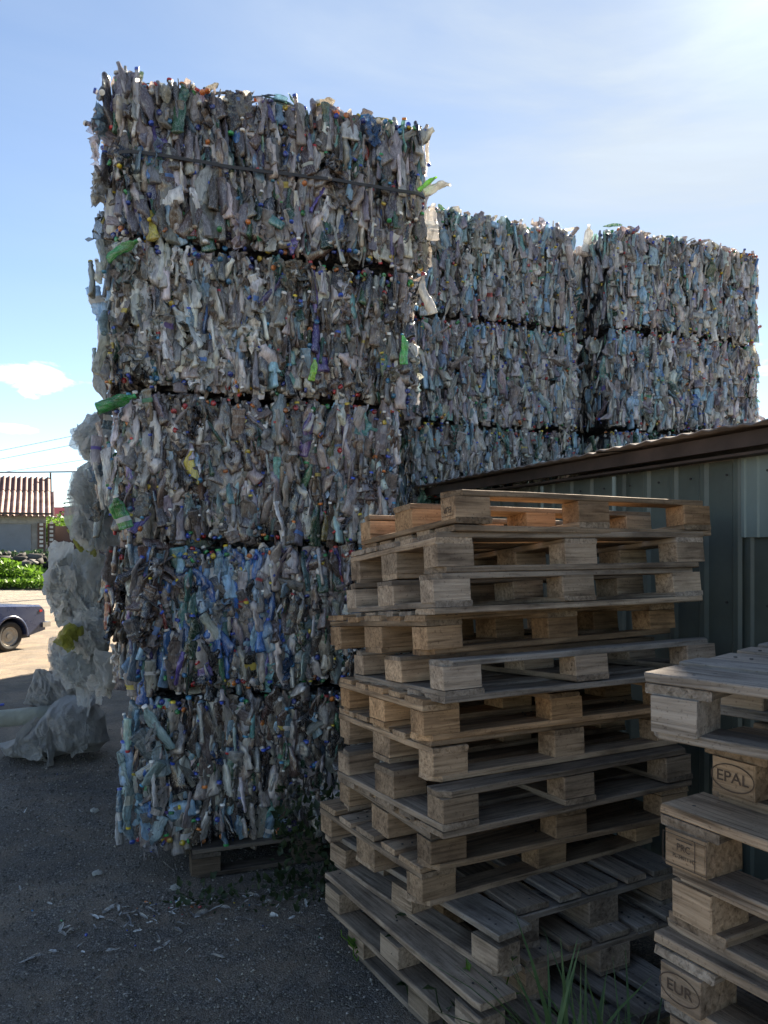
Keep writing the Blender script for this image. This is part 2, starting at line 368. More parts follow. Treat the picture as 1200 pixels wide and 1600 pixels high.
def film_mesh(seed):
    r = random.Random(seed); w, h = r.uniform(.07, .13), r.uniform(.12, .22); nx, nz = 8, 12; off = r.random()*100
    taper = r.uniform(-.5, .5); fold = r.uniform(.02, .045); vs = []
    for j in range(nz):
        for i in range(nx):
            u, v = i/(nx-1)-.5, j/(nz-1)-.5
            q = Vector((u*3+off, v*4, 0)); nv = noise.noise_vector(q*1.4)*fold*1.3+noise.noise_vector(q*4)*fold*.5
            x = u*w*(1+taper*v*1.4)+nv.x; y = nv.y*1.2+math.sin(u*11+off)*.012; z = v*h+nv.z
            vs.append((x, y, z))
    fs = [(j*nx+i, j*nx+i+1, (j+1)*nx+i+1, (j+1)*nx+i) for j in range(nz-1) for i in range(nx-1)]
    return pydata('plastic_film', vs, fs, [M_pet], smooth=(seed % 2 == 0))
BOT = [bottle_mesh(s) for s in range(40)]
FILM = [film_mesh(100+s) for s in range(16)]
for me_ in BOT+FILM: me_['half'] = max(abs(v.co.z) for v in me_.vertices)
def scrap_templates():
    out = []
    for s in range(12):
        r = random.Random(300+s); w, h = r.uniform(.022, .042), r.uniform(.07, .16); vs = []; tw = r.uniform(-.7, .7); off = r.random()*60
        for j in range(7):
            t = j/6; wd = w*(1-abs(2*t-1)**3*.7)*(1+.25*noise.noise((t*5+off, 0, 0)))
            for i in range(5):
                a = (i/4-.5)*2.6; x = math.sin(a)*wd*.6; y = -math.cos(a)*wd*r.uniform(.25, .5)+.3*wd
                nv = noise.noise_vector(Vector((x*50+off, t*5, off)))*.009; x += nv.x; y += nv.y
                c, sn = math.cos(tw*t), math.sin(tw*t); vs.append((x*c-y*sn, x*sn+y*c, (t-.5)*h+nv.z*.6))
        fs = []
        for j in range(6):
            for i in range(4):
                a = j*5+i; fs += [(a, a+1, a+6), (a, a+6, a+5)]
        out.append((vs, fs))
    # bottle cap, 8 sides
    vs = [(.0145*math.cos(k*math.pi/4), -.006*(1-2*q), .0145*math.sin(k*math.pi/4)) for q in (0, 1) for k in range(8)]
    fs = []
    for k in range(8): fs += [(k, (k+1) % 8, 8+(k+1) % 8), (k, 8+(k+1) % 8, 8+k)]
    for k in range(1, 7): fs += [(0, k+1, k), (8, 8+k, 8+k+1)]
    out.append((vs, fs))
    return out
SCR = scrap_templates()
def mini_templates():
    out = []
    for s_ in range(10):
        r = random.Random(900+s_); Lb, Rb = r.uniform(.12, .2), r.uniform(.022, .034); fl = r.uniform(.3, .6); off = r.random()*50; vs = []; n = 8
        pr = [(0, .8), (.04, 1), (.22, .9), (.4, 1), (.58, .92), (.72, .9), (.84, .5), (.9, .36), (1, .34)]
        for t, rr in pr:
            for k in range(n):
                a = 2*math.pi*k/n; nv = noise.noise_vector(Vector((math.cos(a)*1.3+off, math.sin(a)*1.3, t*4)))*.009*(1 if t < .8 else .1)
                vs.append((math.cos(a)*Rb*rr*1.25+nv.x, math.sin(a)*Rb*rr*(fl if t < .8 else 1)+nv.y, (t-.5)*Lb+nv.z))
        fs = []
        for j in range(len(pr)-1):
            for k in range(n): a, b = j*n+k, j*n+(k+1) % n; fs += [(a, b, b+n), (a, b+n, a+n)]
        for k in range(1, n-1): fs += [(0, k+1, k), ((len(pr)-1)*n, (len(pr)-1)*n+k, (len(pr)-1)*n+k+1)]
        out.append((vs, fs))
    return out
SCR += mini_templates()
CAPC = [(.02, .07, .5), (.75, .75, .7), (.68, .5, .03), (.55, .03, .03), (.03, .35, .1), (.75, .75, .7), (.03, .25, .5), (.7, .22, .03), (.02, .05, .3)]

P_ = dict(clear=(.72, .70, .67, .5), grey=(.52, .49, .46, .55), dim=(.32, .28, .25, .62), brown=(.13, .085, .07, .85), umber=(.22, .17, .14, .8),
          white=(.78, .78, .75, .95), milk=(.62, .61, .57, .9), blue=(.06, .22, .6, .8), lblue=(.34, .56, .74, .65), teal=(.16, .42, .4, .75),
          dgreen=(.05, .16, .09, .85), green=(.03, .33, .07, .75), lime=(.25, .62, .04, .9), purple=(.14, .1, .36, .9), red=(.5, .05, .04, .95),
          yellow=(.6, .5, .08, .95), orange=(.7, .25, .08, .95), mauve=(.36, .32, .38, .75), black=(.03, .03, .035, .95), aqua=(.42, .6, .62, .6))
def pal(**w): return list(w.keys()), list(w.values())
PAL_TOP = pal(clear=17, grey=18, dim=19, brown=11, umber=9, mauve=13, white=5, blue=2, lblue=4, teal=2.5, dgreen=6, purple=3, milk=3, yellow=1, red=1, black=5)
PAL_WHITE = pal(white=44, milk=24, clear=20, grey=10, dim=6, lblue=4, blue=1.5, dgreen=1, black=3, umber=2)
PAL_DARK = pal(clear=12, grey=15, dim=22, umber=11, brown=15, black=10, lblue=5, white=5, dgreen=4, purple=2, teal=2, milk=3)
PAL_MID = pal(clear=19, grey=20, dim=24, umber=14, milk=4, aqua=6, dgreen=4, brown=9, yellow=1, lblue=3, teal=3, mauve=6, white=2, black=4, purple=1.5)
PAL_BLUE = pal(lblue=13, blue=10, clear=13, grey=11, purple=5, teal=6, dim=12, white=5, black=9, dgreen=5, brown=8)
PAL_BLUE2 = pal(blue=16, lblue=16, clear=12, teal=4, purple=2, white=6, grey=8)
PAL_GAP_SHADE = pal(dim=20, umber=8, brown=6, black=12, grey=10, dgreen=3, lblue=2)  # darkened scrap colours imitating shade in the gaps between bottles
PAL_LOW = pal(clear=18, grey=13, dim=16, lblue=10, aqua=5, black=10, umber=4, dgreen=4, white=3, blue=2, brown=4)
PAL_RED = pal(brown=26, red=2, white=5, umber=10, clear=6, black=8)
PAL_REAR = pal(clear=34, grey=24, aqua=10, lblue=15, dim=9, white=5, mauve=12, teal=2, dgreen=1, blue=.6, milk=6)  # pale, even mix: haze over the rear stacks put into the colours
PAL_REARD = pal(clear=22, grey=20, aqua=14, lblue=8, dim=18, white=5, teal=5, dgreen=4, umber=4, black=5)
def pick(p, r):
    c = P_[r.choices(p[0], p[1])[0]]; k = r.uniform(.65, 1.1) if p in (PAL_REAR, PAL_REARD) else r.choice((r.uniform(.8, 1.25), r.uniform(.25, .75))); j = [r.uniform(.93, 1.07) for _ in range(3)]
    return (min(.85, c[0]*k*j[0]), min(.85, c[1]*k*j[1]), min(.85, c[2]*k*j[2]), c[3])

def surf(w, d, h, side, u, z, rad=.13):
    """point and outward normal angle on the rounded vertical skin of a bale; u runs -.5..0.5 along that side"""
    if side == 'front': x, y, nz = u*w, -d/2, 0
    elif side == 'back': x, y, nz = -u*w, d/2, math.pi
    elif side == 'left': x, y, nz = -w/2, -u*d, -math.pi/2
    else: x, y, nz = w/2, u*d, math.pi/2
    ax, ay = max(0, abs(x)-(w/2-rad)), max(0, abs(y)-(d/2-rad)); q = math.hypot(ax, ay)
    if q > rad:
        x = math.copysign(w/2-rad+ax*rad/q, x); y = math.copysign(d/2-rad+ay*rad/q, y)
    bx = min(z, h-z)
    if bx < .06:
        k = (1-bx/.06)**1.5*.075
        n = Vector((math.sin(nz), -math.cos(nz))); x -= n.x*k; y -= n.y*k
    return x, y, nz
def core_mesh(w, d, h, seed, inset=.06, res=.04):
    per = 2*(w+d); n = int(per/res); nz = max(5, int(h/res)); off = seed*13.7; vs = []
    for j in range(nz+1):
        z = h*j/nz
        for k in range(n):
            s = per*k/n
            if s < w: a = surf(w, d, h, 'front', s/w-.5, z)
            elif s < w+d: a = surf(w, d, h, 'right', (s-w)/d-.5, z)
            elif s < 2*w+d: a = surf(w, d, h, 'back', (s-w-d)/w-.5, z)
            else: a = surf(w, d, h, 'left', (s-2*w-d)/d-.5, z)
            nv = noise.noise(Vector((a[0]*14+off, a[1]*14, z*9)))*.024+noise.noise(Vector((a[0]*4+off, a[1]*4, z*4)))*.02+noise.noise(Vector((a[0]*33, a[1]*33+off, z*20)))*.012
            f = -inset+nv
            vs.append((a[0]+math.sin(a[2])*f, a[1]-math.cos(a[2])*f, min(h-.012, max(.012, z))))
    fs = [(j*n+k, j*n+(k+1) % n, (j+1)*n+(k+1) % n, (j+1)*n+k) for j in range(nz) for k in range(n)]
    # lumpy caps made of shrinking rings
    for top in (0, 1):
        ring = [(nz if top else 0)*n+k for k in range(n)]
        for st in range(1, 6):
            t = 1-st/6; b = len(vs)
            for k in range(n):
                v = vs[(nz if top else 0)*n+k]; x, y = v[0]*t, v[1]*t
                z = (h-.02 if top else .02)+(.03*noise.noise(Vector((x*9+off, y*9, 3))) if top else 0)
                vs.append((x, y, z))
            new = [b+k for k in range(n)]
            fs += [(ring[k], ring[(k+1) % n], new[(k+1) % n], new[k]) for k in range(n)]; ring = new
        vs.append((0, 0, h-.02 if top else .02)); c = len(vs)-1
        fs += [(ring[k], ring[(k+1) % n], c) for k in range(n)]
    return pydata('bale_core', vs, fs, [M_core])
def scraps_mesh(w, d, h, seed, n, palf, sides, caps=210):
    r = random.Random(seed*7+1); mats, ti, cols = [], [], []
    ks = list(sides.keys()); wt_ = list(sides.values())
    minis = int(n*.24)
    for i in range(n+caps):
        sd_ = r.choices(ks, wt_)[0]; u = r.uniform(-.5, .5)
        iscap = i >= n
        if sd_ == 'top':
            x, y, z = r.uniform(-w/2, w/2)*.97, r.uniform(-d/2, d/2)*.97, h-r.uniform(-.02, .03); e = (r.uniform(-1.9, -1.2), r.uniform(-3, 3), r.uniform(-3, 3)); nzv = 0
        else:
            z = r.uniform(.065, h-.065) if not iscap else (r.choice((r.uniform(.02, h-.02), r.gauss(.05, .02), h-.05+r.gauss(0, .02))))
            z = min(h-.015, max(.015, z))
            x, y, nzv = surf(w, d, h, sd_, u, z); f = r.uniform(-.055, -.008)+(.035 if iscap else 0)+(.012 if i < minis else 0)
            x += math.sin(nzv)*f; y -= math.cos(nzv)*f
            e = (r.gauss(0, .14), r.gauss(0, .17 if r.random() < .8 else .8), nzv+r.gauss(0, .8)) if not iscap else (r.gauss(0, .7), 0, nzv+r.gauss(0, .7))
        M = Matrix.Translation((x, y, z)) @ Euler(e).to_matrix().to_4x4()
        if not iscap: M = M @ Matrix.Diagonal((r.uniform(.7, 1.5), 1, r.uniform(.7, 1.4), 1))
        mats.append(np.array(M)); ti.append(12 if iscap else (13+r.randrange(10) if i < minis else r.randrange(12)))
        c = r.choice(CAPC) if iscap else pick(palf(u, z/h) if (r.random() < .6 or i < minis) else PAL_GAP_SHADE, r)[:3]
        cols.append(c)
    return scatter('crushed_scraps', SCR, mats, ti, cols, M_scrap, smooth=True)
CORES = {}
def bale(label, loc, rz, w, d, h, seed, palf, nfront=200, nside=36, ntop=0, nback=0, nscr=1300, group=None, film=lambda u, v: .12, lean=(0, 0), strap=False, simple=False, extra=()):
    root = empty('plastic_bale', loc, rz, label=label, cat='plastic bale', group=group)
    root.rotation_euler = (lean[0], lean[1], rz)
    key = (round(w, 2), round(d, 2), round(h, 2), seed % 3 if simple else seed)
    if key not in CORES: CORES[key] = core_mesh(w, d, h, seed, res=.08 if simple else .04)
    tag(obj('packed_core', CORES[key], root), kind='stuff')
    r = random.Random(seed*31+5)
    if nscr:
        k2 = key+('s',)
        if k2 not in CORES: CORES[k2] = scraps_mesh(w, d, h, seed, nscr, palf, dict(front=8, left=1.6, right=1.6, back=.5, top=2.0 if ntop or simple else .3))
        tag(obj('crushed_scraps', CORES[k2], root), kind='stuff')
    def put(side, u, z, depth, tilt=.22):
        isf = r.random() < film(u, z/h)
        me = r.choice(FILM if isf else BOT); c = pick(palf(u, z/h), r)
        hl = me['half']*.9; keep = abs(depth) < .1
        if keep: z = min(h-hl+.005, max(hl-.005, z))
        x, y, nz = surf(w, d, h, side, u, z); x += math.sin(nz)*depth; y -= math.cos(nz)*depth
        rx = r.gauss(0, .16)+(math.pi if r.random() < .4 else 0)
        o = obj('crushed_film' if isf else 'crushed_bottle', me, root, (x, y, z), Euler((rx, r.gauss(0, tilt), 0)).to_matrix().to_euler(), c)
        m = Matrix.Rotation(nz, 3, 'Z') @ Euler((rx, 0, 0)).to_matrix() @ Matrix.Rotation(r.gauss(0, tilt), 3, 'Y') @ Matrix.Rotation(r.gauss(0, .35 if r.random() < .5 else .95), 3, 'Z')
        o.rotation_euler = m.to_euler(); s = r.uniform(.62, .98); o.scale = (s*r.uniform(.75, 1.15), s, s*r.uniform(.85, 1.1))
    ncol = max(8, int(w/.062)); i = 0
    for k in range(nfront):
        u = ((k*0.61803) % 1)-.5; rows = 5; zz = ((k % rows)+r.uniform(-.15, 1.15))/rows
        z = min(h-.10, max(.10, .05+zz*(h-.1))) if r.random() < .85 else r.choice((r.uniform(.06, .1), h-r.uniform(.06, .1)))
        put('front', u, z, r.uniform(-.035, .012), .12 if r.random() < .8 else .55)
    for sd_ in ('left', 'right'):
        for k in range(nside): put(sd_, r.uniform(-.5, .42) if sd_ == 'right' else r.uniform(-.42, .5), r.uniform(.09, h-.09), r.uniform(-.03, .03), .3)
    for (sd_, u0, u1, z0, z1, d0, d1, cnt, pl, tl) in extra:
        pf0 = palf; palf = (lambda u, v, pl=pl: pl)
        for k in range(cnt): put(sd_, r.uniform(u0, u1), r.uniform(z0, z1), r.uniform(d0, d1), tl)
        palf = pf0
    for k in range(ntop):
        u = r.uniform(-.5, .5); x = u*w*.98; y = -d/2+.03+abs(r.gauss(0, .22))*d; y = min(y, d/2-.04)
        c = pick(palf(u, 1), r); me = r.choice(BOT if r.random() < .7 else FILM)
        o = obj('crushed_bottle' if me in BOT else 'crushed_film', me, root, (x, y, h-.05+r.uniform(-.04, .035)), (r.gauss(0, .5)+r.choice((0, math.pi)), r.gauss(0, .6), r.uniform(-3, 3)), c)
        o.scale = (.8,)*3 if r.random() < .7 else (1,)*3
    if strap:
        mb = MB(); zs = h*.5; n = 40; pts = []
        for k in range(n+1):
            u = k/n-.5; x, y, nz = surf(w, d, h, 'front', u, zs); pts.append((x+math.sin(nz)*.034, y-math.cos(nz)*.034+.012*noise.noise((u*9, 2, seed))))
        pts = [(-w/2-.042, d/2)]+pts+[(w/2+.042, d/2)]
        vs = []
        for (x, y) in pts:
            zz = zs+.004*math.sin(x*7)
            vs += [(x, y, zz-.008), (x, y-.0015, zz+.008), (x, y+.004, zz+.008), (x, y+.004, zz-.008)]
        fs = []
        for k in range(len(pts)-1):
            a, b = 4*k, 4*k+4
            fs += [(a, b, b+1, a+1), (a+1, b+1, b+2, a+2), (a+2, b+2, b+3, a+3), (a+3, b+3, b, a)]
        obj('strap', pydata('strap', vs, fs, [M_strap]), root)
    return root
M_strap = simple_mat('strap_band', (.025, .025, .028), .6, .2, 30)

def local_pt(cx, cy, rz, x, y): return (cx+math.cos(rz)*x-math.sin(rz)*y, cy+math.sin(rz)*x+math.cos(rz)*y)
def corner_loc(px, Y, w, d, rz):   # front-left corner seen at pixel column px and depth Y
    X = (px-600)/1200*Y; return local_pt(X, Y, rz, w/2, d/2)

RZ = R(20)
G1 = 'bales of the tall front stack'
H = .78
mains = [  # z, height, left px, width, seed, palette, label, film
 (.135, .775, 222, 1.50, 11, lambda u, v: PAL_LOW if u < -.15 else PAL_DARK, 'lowest bale of the tall front stack, resting on a dark pallet', lambda u, v: .12, .86),
 (.912, .775, 192, 1.50, 12, lambda u, v: PAL_BLUE2 if -.25 < u < .0 and v > .3 else (PAL_BLUE if u < .05 else PAL_MID), 'fourth bale from the top of the tall front stack, with the blue bottle patch', lambda u, v: .18, .8),
 (1.69, .775, 190, 1.50, 13, lambda u, v: PAL_MID, 'middle bale of the tall front stack, grey brown bottles', lambda u, v: .12, .9),
 (2.468, .765, 175, 1.66, 14, lambda u, v: PAL_WHITE if u < -.02 else PAL_DARK, 'second bale from top of the tall front stack, whitish left, dark right', lambda u, v: .5 if u < -.02 else .2, .9),
 (3.235, .85, 176, 1.74, 15, lambda u, v: PAL_TOP, 'topmost bale of the tall front stack, with a dark strap across it', lambda u, v: .14, .9)]
PAL_PALE = pal(lblue=8, clear=8, aqua=6, milk=1); PAL_CLR = pal(clear=8, aqua=3, lblue=2, grey=3, milk=2)
EXTRA = [[('front', -.5, -.43, .08, .70, .0, .07, 16, PAL_PALE, .25), ('left', .25, .5, .1, .7, .03, .12, 14, PAL_PALE, .3)],
 [('front', -.5, -.36, .3, .7, -.01, .05, 26, PAL_RED, .6), ('left', .1, .5, .25, .7, .0, .08, 16, PAL_RED, .6)],
 [('left', -.3, .5, .05, .7, .02, .12, 22, PAL_CLR, .4)],
 [('left', .0, .5, .05, .7, .0, .10, 18, PAL_CLR, .4), ('front', -.5, -.42, .1, .6, .0, .05, 8, PAL_CLR, .3)],
 [('left', .1, .5, .1, .75, .0, .08, 12, PAL_CLR, .8), ('right', -.5, .2, .1, .75, .0, .06, 12, PAL_CLR, .5)]]
for i, (z, h, px, w, sd_, pf, lab, fl, dm) in enumerate(mains):
    d = 1.1; cx, cyy = corner_loc(px, 3.82, w, d, RZ)
    bale(lab, (cx, cyy, z), RZ+R((0, .8, -.6, .4, .2)[i]), w, d, h, sd_, pf, nfront=262 if i != 4 else 245, nside=18, ntop=40 if i == 4 else 0, nscr=1700, group=G1, film=fl, strap=(i == 4), extra=EXTRA[i], lean=(0, R(-1.5) if i == 4 else 0))

RZ2 = R(22)
G2 = 'bales of the two rear stacks'
h2 = .955; names = ['ground level', 'fourth from the top', 'third from the top', 'second from the top', 'topmost']
for t, (pxl, Y0, w, topz, nm) in enumerate(((634, 6.62, 1.80, 4.67, 'rear stack just right of the tall front stack'), (956, 7.20, 1.88, 4.70, 'right hand rear stack behind the shed roof'))):
    for k in range(5):
        z = topz-h2*(5-k)-.003 if k else .0
        z = max(z, .0); hh = h2-.008
        if k == 0: hh = topz-4*h2-.01
        d = 1.1; cx, cyy = corner_loc(pxl+(0, 0, 6, 2, 0)[k]*(1 if t == 0 else .3), Y0, w, d, RZ2)
        vis = k >= 2
        low = k < 2
        lab = '%s bale of the %s' % (names[k], nm)
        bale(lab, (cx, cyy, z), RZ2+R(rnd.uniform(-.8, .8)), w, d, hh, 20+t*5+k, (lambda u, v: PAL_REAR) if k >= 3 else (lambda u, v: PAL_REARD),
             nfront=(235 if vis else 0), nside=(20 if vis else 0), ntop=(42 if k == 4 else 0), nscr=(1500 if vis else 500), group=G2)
# stack behind the gap, and unseen stacks added further back to shade the yard
G3 = 'bales stacked behind the front stacks'
def simple_tower(px, Y, w, n, hh, nm, seed, rz=RZ2, d=1.15):
    cx, cyy = corner_loc(px, Y, w, d, rz)
    for k in range(n):
        bale('%s bale from the ground in the %s' % (('lowest', 'second', 'third', 'fourth', 'fifth')[k], nm), (cx, cyy, k*hh), rz, w, d, hh-.01, seed+k, lambda u, v: PAL_REARD,
             nfront=0, nside=0, nscr=900, group=G3, simple=True)
simple_tower(830, 9.0, 2.0, 5, .86, 'stack seen through the gap between the rear stacks', 40)
simple_tower(235, 5.25, 1.5, 5, .77, 'stack hidden close behind the tall front stack', 50, RZ, 1.3)
for j in range(3):
    y = 10.4+j*1.5; x = .1-.36*(y-10.4)
    cx = x-.7
    for k in range(5):
        bale('%s bale from the ground, unseen shading stack %s' % (('lowest', 'second', 'third', 'fourth', 'fifth')[k], ('nearest the front stack', 'in the middle', 'farthest away')[j]), (cx, y, k*.83), RZ2, 1.6, 1.3, .82, 60+k+3*j, lambda u, v: PAL_REARD,
             nfront=0, nside=0, nscr=300, group=G3, simple=True)

# ------------------------------------------------------------------ loose bottles and bags sticking out of the stacks
def blob_mesh(name, rad, amp, freq, seed, res=36, mat=None, ridged=True, squash=None):
    vs = []; n, mrows = res, res//2
    for j in range(mrows+1):
        ph = math.pi*j/mrows
        for i in range(n):
            th = 2*math.pi*i/n; u = Vector((math.sin(ph)*math.cos(th), math.sin(ph)*math.sin(th), math.cos(ph)))
            q = u*freq+Vector((seed*3.1, seed, 0)); k = 1+amp*noise.noise(q*.8)*1.2
            rg = (1-abs(noise.noise(q*1.7)))**3*amp*.9+abs(noise.noise(q*4.1))*amp*.45+(1-abs(noise.noise(q*8)))**4*amp*.18 if ridged else 0
            k += rg-amp*.5
            v = Vector((u.x*rad[0], u.y*rad[1], u.z*rad[2]))*k
            if squash: v = squash(v)
            vs.append(v)
    fs = [(j*n+i, j*n+(i+1) % n, (j+1)*n+(i+1) % n, (j+1)*n+i) for j in range(mrows) for i in range(n)]
    return pydata(name, vs, fs, [mat])
def film_sheet_mat(name, col, rough=.4, trans=.45, alpha=1.0):
    m = bpy.data.materials.new(name); m.use_nodes = True; nt = m.node_tree; p = nt.nodes['Principled BSDF']; lk = nt.links.new
    vec = objcoord(nt, (1, 1, .5)); n1 = noise_n(nt, vec, 16, 9, .75, 1.8); n2 = noise_n(nt, vec, 3, 4, .6)
    c = ramp(nt, n2, [(.3, tuple(x*.78 for x in col)), (.65, col)]); lk(c, p.inputs['Base Color']); p.inputs['Roughness'].default_value = rough
    bump(nt, p, n1, 1.0, .06)
    tr = N(nt, 'ShaderNodeBsdfTranslucent'); lk(c, tr.inputs[0]); mx = N(nt, 'ShaderNodeMixShader'); mx.inputs[0].default_value = trans
    lk(p.outputs[0], mx.inputs[1]); lk(tr.outputs[0], mx.inputs[2]); sh = mx.outputs[0]
    if alpha < 1:
        tp = N(nt, 'ShaderNodeBsdfTransparent'); m2 = N(nt, 'ShaderNodeMixShader'); m2.inputs[0].default_value = alpha; lk(tp.outputs[0], m2.inputs[1]); lk(sh, m2.inputs[2]); sh = m2.outputs[0]
    lk(sh, nt.nodes['Material Output'].inputs[0]); return m
M_bagw = film_sheet_mat('white_film', (.92, .92, .88), .3, .5); M_bagc = film_sheet_mat('clear_film', (.86, .89, .88), .15, .5, .72)
M_bagy = film_sheet_mat('yellow_film', (.5, .5, .1), .3, .5, .85); M_bagb = film_sheet_mat('brown_film', (.09, .05, .045), .35, .2)
M_sack = film_sheet_mat('woven_sack', (.55, .54, .52), .5, .2)
def atpx(px, py, Y): return ((px-600)/1200*Y, Y, EYE+(850-py)/1200*Y)
def bag(px, py, Y, wpx, hpx, mat, label, seed, amp=.35, freq=1.8, depth=.3, rz=0, ry=0, name='plastic_bag'):
    s = Y/1200; me = blob_mesh(name, (wpx*s/2, depth/2, hpx*s/2), amp, freq, seed, 56, mat)
    o = obj(name, me, None, atpx(px, py, Y), (0, ry, rz)); return tag(o, label, 'plastic bag', 'loose bags and film hanging on the left side of the front stack')
def pillow(poly, Y, depth, mat, name, seed, res=.009, fold=.03, ffreq=7, parent=None, base=(0, 0, 0), stretch=(1, 1)):
    """closed crumpled bag whose outline is a polygon (x, z) in metres; real thickness front and back"""
    P = [Vector(p) for p in poly]; n = len(P)
    def inside(x, z):
        c = False; j = n-1
        for i in range(n):
            if (P[i].y > z) != (P[j].y > z) and x < (P[j].x-P[i].x)*(z-P[i].y)/(P[j].y-P[i].y+1e-12)+P[i].x: c = not c
            j = i
        return c
    # concentric shrink of a resampled outline towards the centroid gives clean rings
    cen = sum(P, Vector((0, 0)))/n; out = []
    for i in range(n):
        a, b2 = P[i], P[(i+1) % n]; m = max(1, int((b2-a).length/res))
        for k in range(m): out.append(a.lerp(b2, k/m))
    m = len(out); rings = 22; vs = []; off = seed*5.3
    for side in (-1, 1):
        for q in range(rings):
            t = q/rings
            for k in range(m):
                o_ = cen+(out[k]-cen)*(1-t)**.9; dp = depth/2*math.sin(min(1, t*1.6)*math.pi/2)**.6 if q else 0
                dv = Vector((0, 0, 0)); A = 1.0; F = ffreq
                for _o in range(4):
                    e = noise.noise_vector(Vector(((o_.x+.35*o_.y)*F+off+_o*7, (o_.y-.2*o_.x)*F*.42, (side*.9 if q else 0)+off)))
                    dv += Vector((e.y*.7, (abs(e.x)*2.2-.5), e.z*.5))*A*fold; A *= .66; F *= 1.95
                w_ = min(1, t*6)
                vs.append((o_.x+dv.x*.9, side*(dp+dv.y*w_), o_.y+dv.z*.9))
        vs.append((cen.x, side*depth/2, cen.y))
    fs = []; blk = rings*m+1
    for si in (0, 1):
        b0 = si*blk
        for q in range(rings-1):
            for k in range(m):
                a, b_, c, d = b0+q*m+k, b0+q*m+(k+1) % m, b0+(q+1)*m+(k+1) % m, b0+(q+1)*m+k
                fs.append((a, b_, c, d) if si == 0 else (d, c, b_, a))
        for k in range(m):
            t3 = (b0+(rings-1)*m+k, b0+(rings-1)*m+(k+1) % m, b0+rings*m); fs.append(t3 if si == 0 else t3[::-1])
    for k in range(m): fs.append((k, blk+k, blk+(k+1) % m, (k+1) % m))
    return pydata(name, vs, fs, [mat], smooth=False)
def sheet_mesh(seed, w, h):
    r = random.Random(seed); nx, nz = 12, 16; off = r.random()*90; vs = []
    for j in range(nz):
        for i in range(nx):
            u, v = i/(nx-1)-.5, j/(nz-1)-.5; dv = Vector((0, 0, 0)); A = .32; F = 2.2
            for _ in range(4):
                e = noise.noise_vector(Vector((u*F+off, v*F*.8, off))); dv += Vector((e.x, abs(e.y)*2-.5, e.z))*A; A *= .55; F *= 2.1
            vs.append(((u*(1-.4*abs(v))+dv.x*.45)*w, dv.y*.5*w, (v+dv.z*.35)*h))
    return vs, [(j*nx+i, j*nx+i+1, (j+1)*nx+i+1, (j+1)*nx+i) for j in range(nz-1) for i in range(nx-1)]
def add_sheets(me, poly, depth, mat, seed, n, size):
    r = random.Random(seed); mb = MB()
    mb.v = [tuple(v.co) for v in me.vertices]; mb.f = [tuple(p.vertices) for p in me.polygons]; mb.m = [0]*len(mb.f)
    cen = sum((Vector(p) for p in poly), Vector((0, 0)))/len(poly)
    for k in range(n):
        i = r.randrange(len(poly)); a = Vector(poly[i]).lerp(Vector(poly[(i+1) % len(poly)]), r.random()); q = cen+(a-cen)*r.uniform(.25, .93)
        t = (q-cen).length/max(.01, (a-cen).length); y = r.choice((-1, -1, 1))*depth/2*math.sqrt(max(0, 1-t*t))*1.05
        vs, fs = sheet_mesh(seed*50+k, size*r.uniform(.6, 1.2), size*r.uniform(.9, 1.9))
        M = T4_((q.x, y, q.y)) @ Euler((r.gauss(0, .35), r.gauss(0, .4), r.gauss(0, .9))).to_matrix().to_4x4()
        mb.add(vs, fs, 0, M)
    return mb.mesh(me.name, [mat], False)
T4_ = Matrix.Translation
def bagp(pts, Y, depth, mat, label, seed, fold=.03, ffreq=7, name='plastic_bag'):
    sc = Y/1200; cx = sum(p[0] for p in pts)/len(pts); cz = max(p[1] for p in pts)
    poly = [((p[0]-cx)*sc, (cz-p[1])*sc) for p in pts]
    me = pillow(poly, Y, depth*.8, mat, name, seed, fold=fold*1.3, ffreq=ffreq*1.3); area = (max(p[0] for p in poly)-min(p[0] for p in poly))*(max(p[1] for p in poly)-min(p[1] for p in poly))
    me = add_sheets(me, poly, depth*.9, mat, seed, max(5, int(area*190)), .085 if area < .05 else .12)
    o = obj(name, me, None, atpx(cx, cz, Y)); return tag(o, label, 'plastic bag', 'loose bags and film hanging on the left side of the front stack')
bagp([(86, 888), (98, 864), (128, 858), (168, 866), (178, 900), (172, 950), (160, 1002), (140, 1004), (122, 982), (108, 962), (98, 978), (91, 960), (96, 925), (84, 905)], 4.75, .34, M_bagw, 'big crumpled white film bag bulging from the left side of the front stack', 3, .035, 6)
bagp([(86, 912), (96, 908), (104, 940), (104, 972), (88, 966), (86, 935)], 4.9, .1, M_bagw, 'bluish white film strip at the far left of the hanging bags', 17, .02, 8)
bagp([(104, 962), (150, 968), (172, 1000), (166, 1030), (150, 1024), (128, 998), (100, 984)], 4.5, .16, M_bagw, 'white film flap drooping over the yellow bag', 8, .03, 7)
bagp([(99, 1002), (108, 984), (128, 979), (131, 990), (122, 1004), (106, 1014)], 4.42, .13, M_bagy, 'yellow green film bag in front of the hanging white bags', 5, .02, 8)
bagp([(83, 1010), (94, 996), (112, 1014), (138, 1002), (160, 1010), (168, 1060), (160, 1082), (140, 1082), (118, 1062), (100, 1046), (88, 1032)], 4.62, .3, M_bagc, 'clear film bag hanging lowest on the left side of the stack', 9, .035, 6)
bagp([(148, 1018), (172, 1020), (180, 1070), (170, 1090), (150, 1078)], 4.35, .14, M_bagw, 'narrow white film bag at the lower left of the stack', 12, .03, 8)
bagp([(116, 838), (130, 828), (156, 834), (160, 858), (138, 862), (124, 852)], 4.7, .16, M_bagy, 'yellow film scrap bulging below the clear bottles on the left', 14, .02, 8)
bagp([(120, 672), (138, 648), (172, 650), (180, 720), (134, 718), (128, 694)], 4.62, .22, M_bagc, 'clear film bag highest on the left side of the stack', 23, .035, 7)
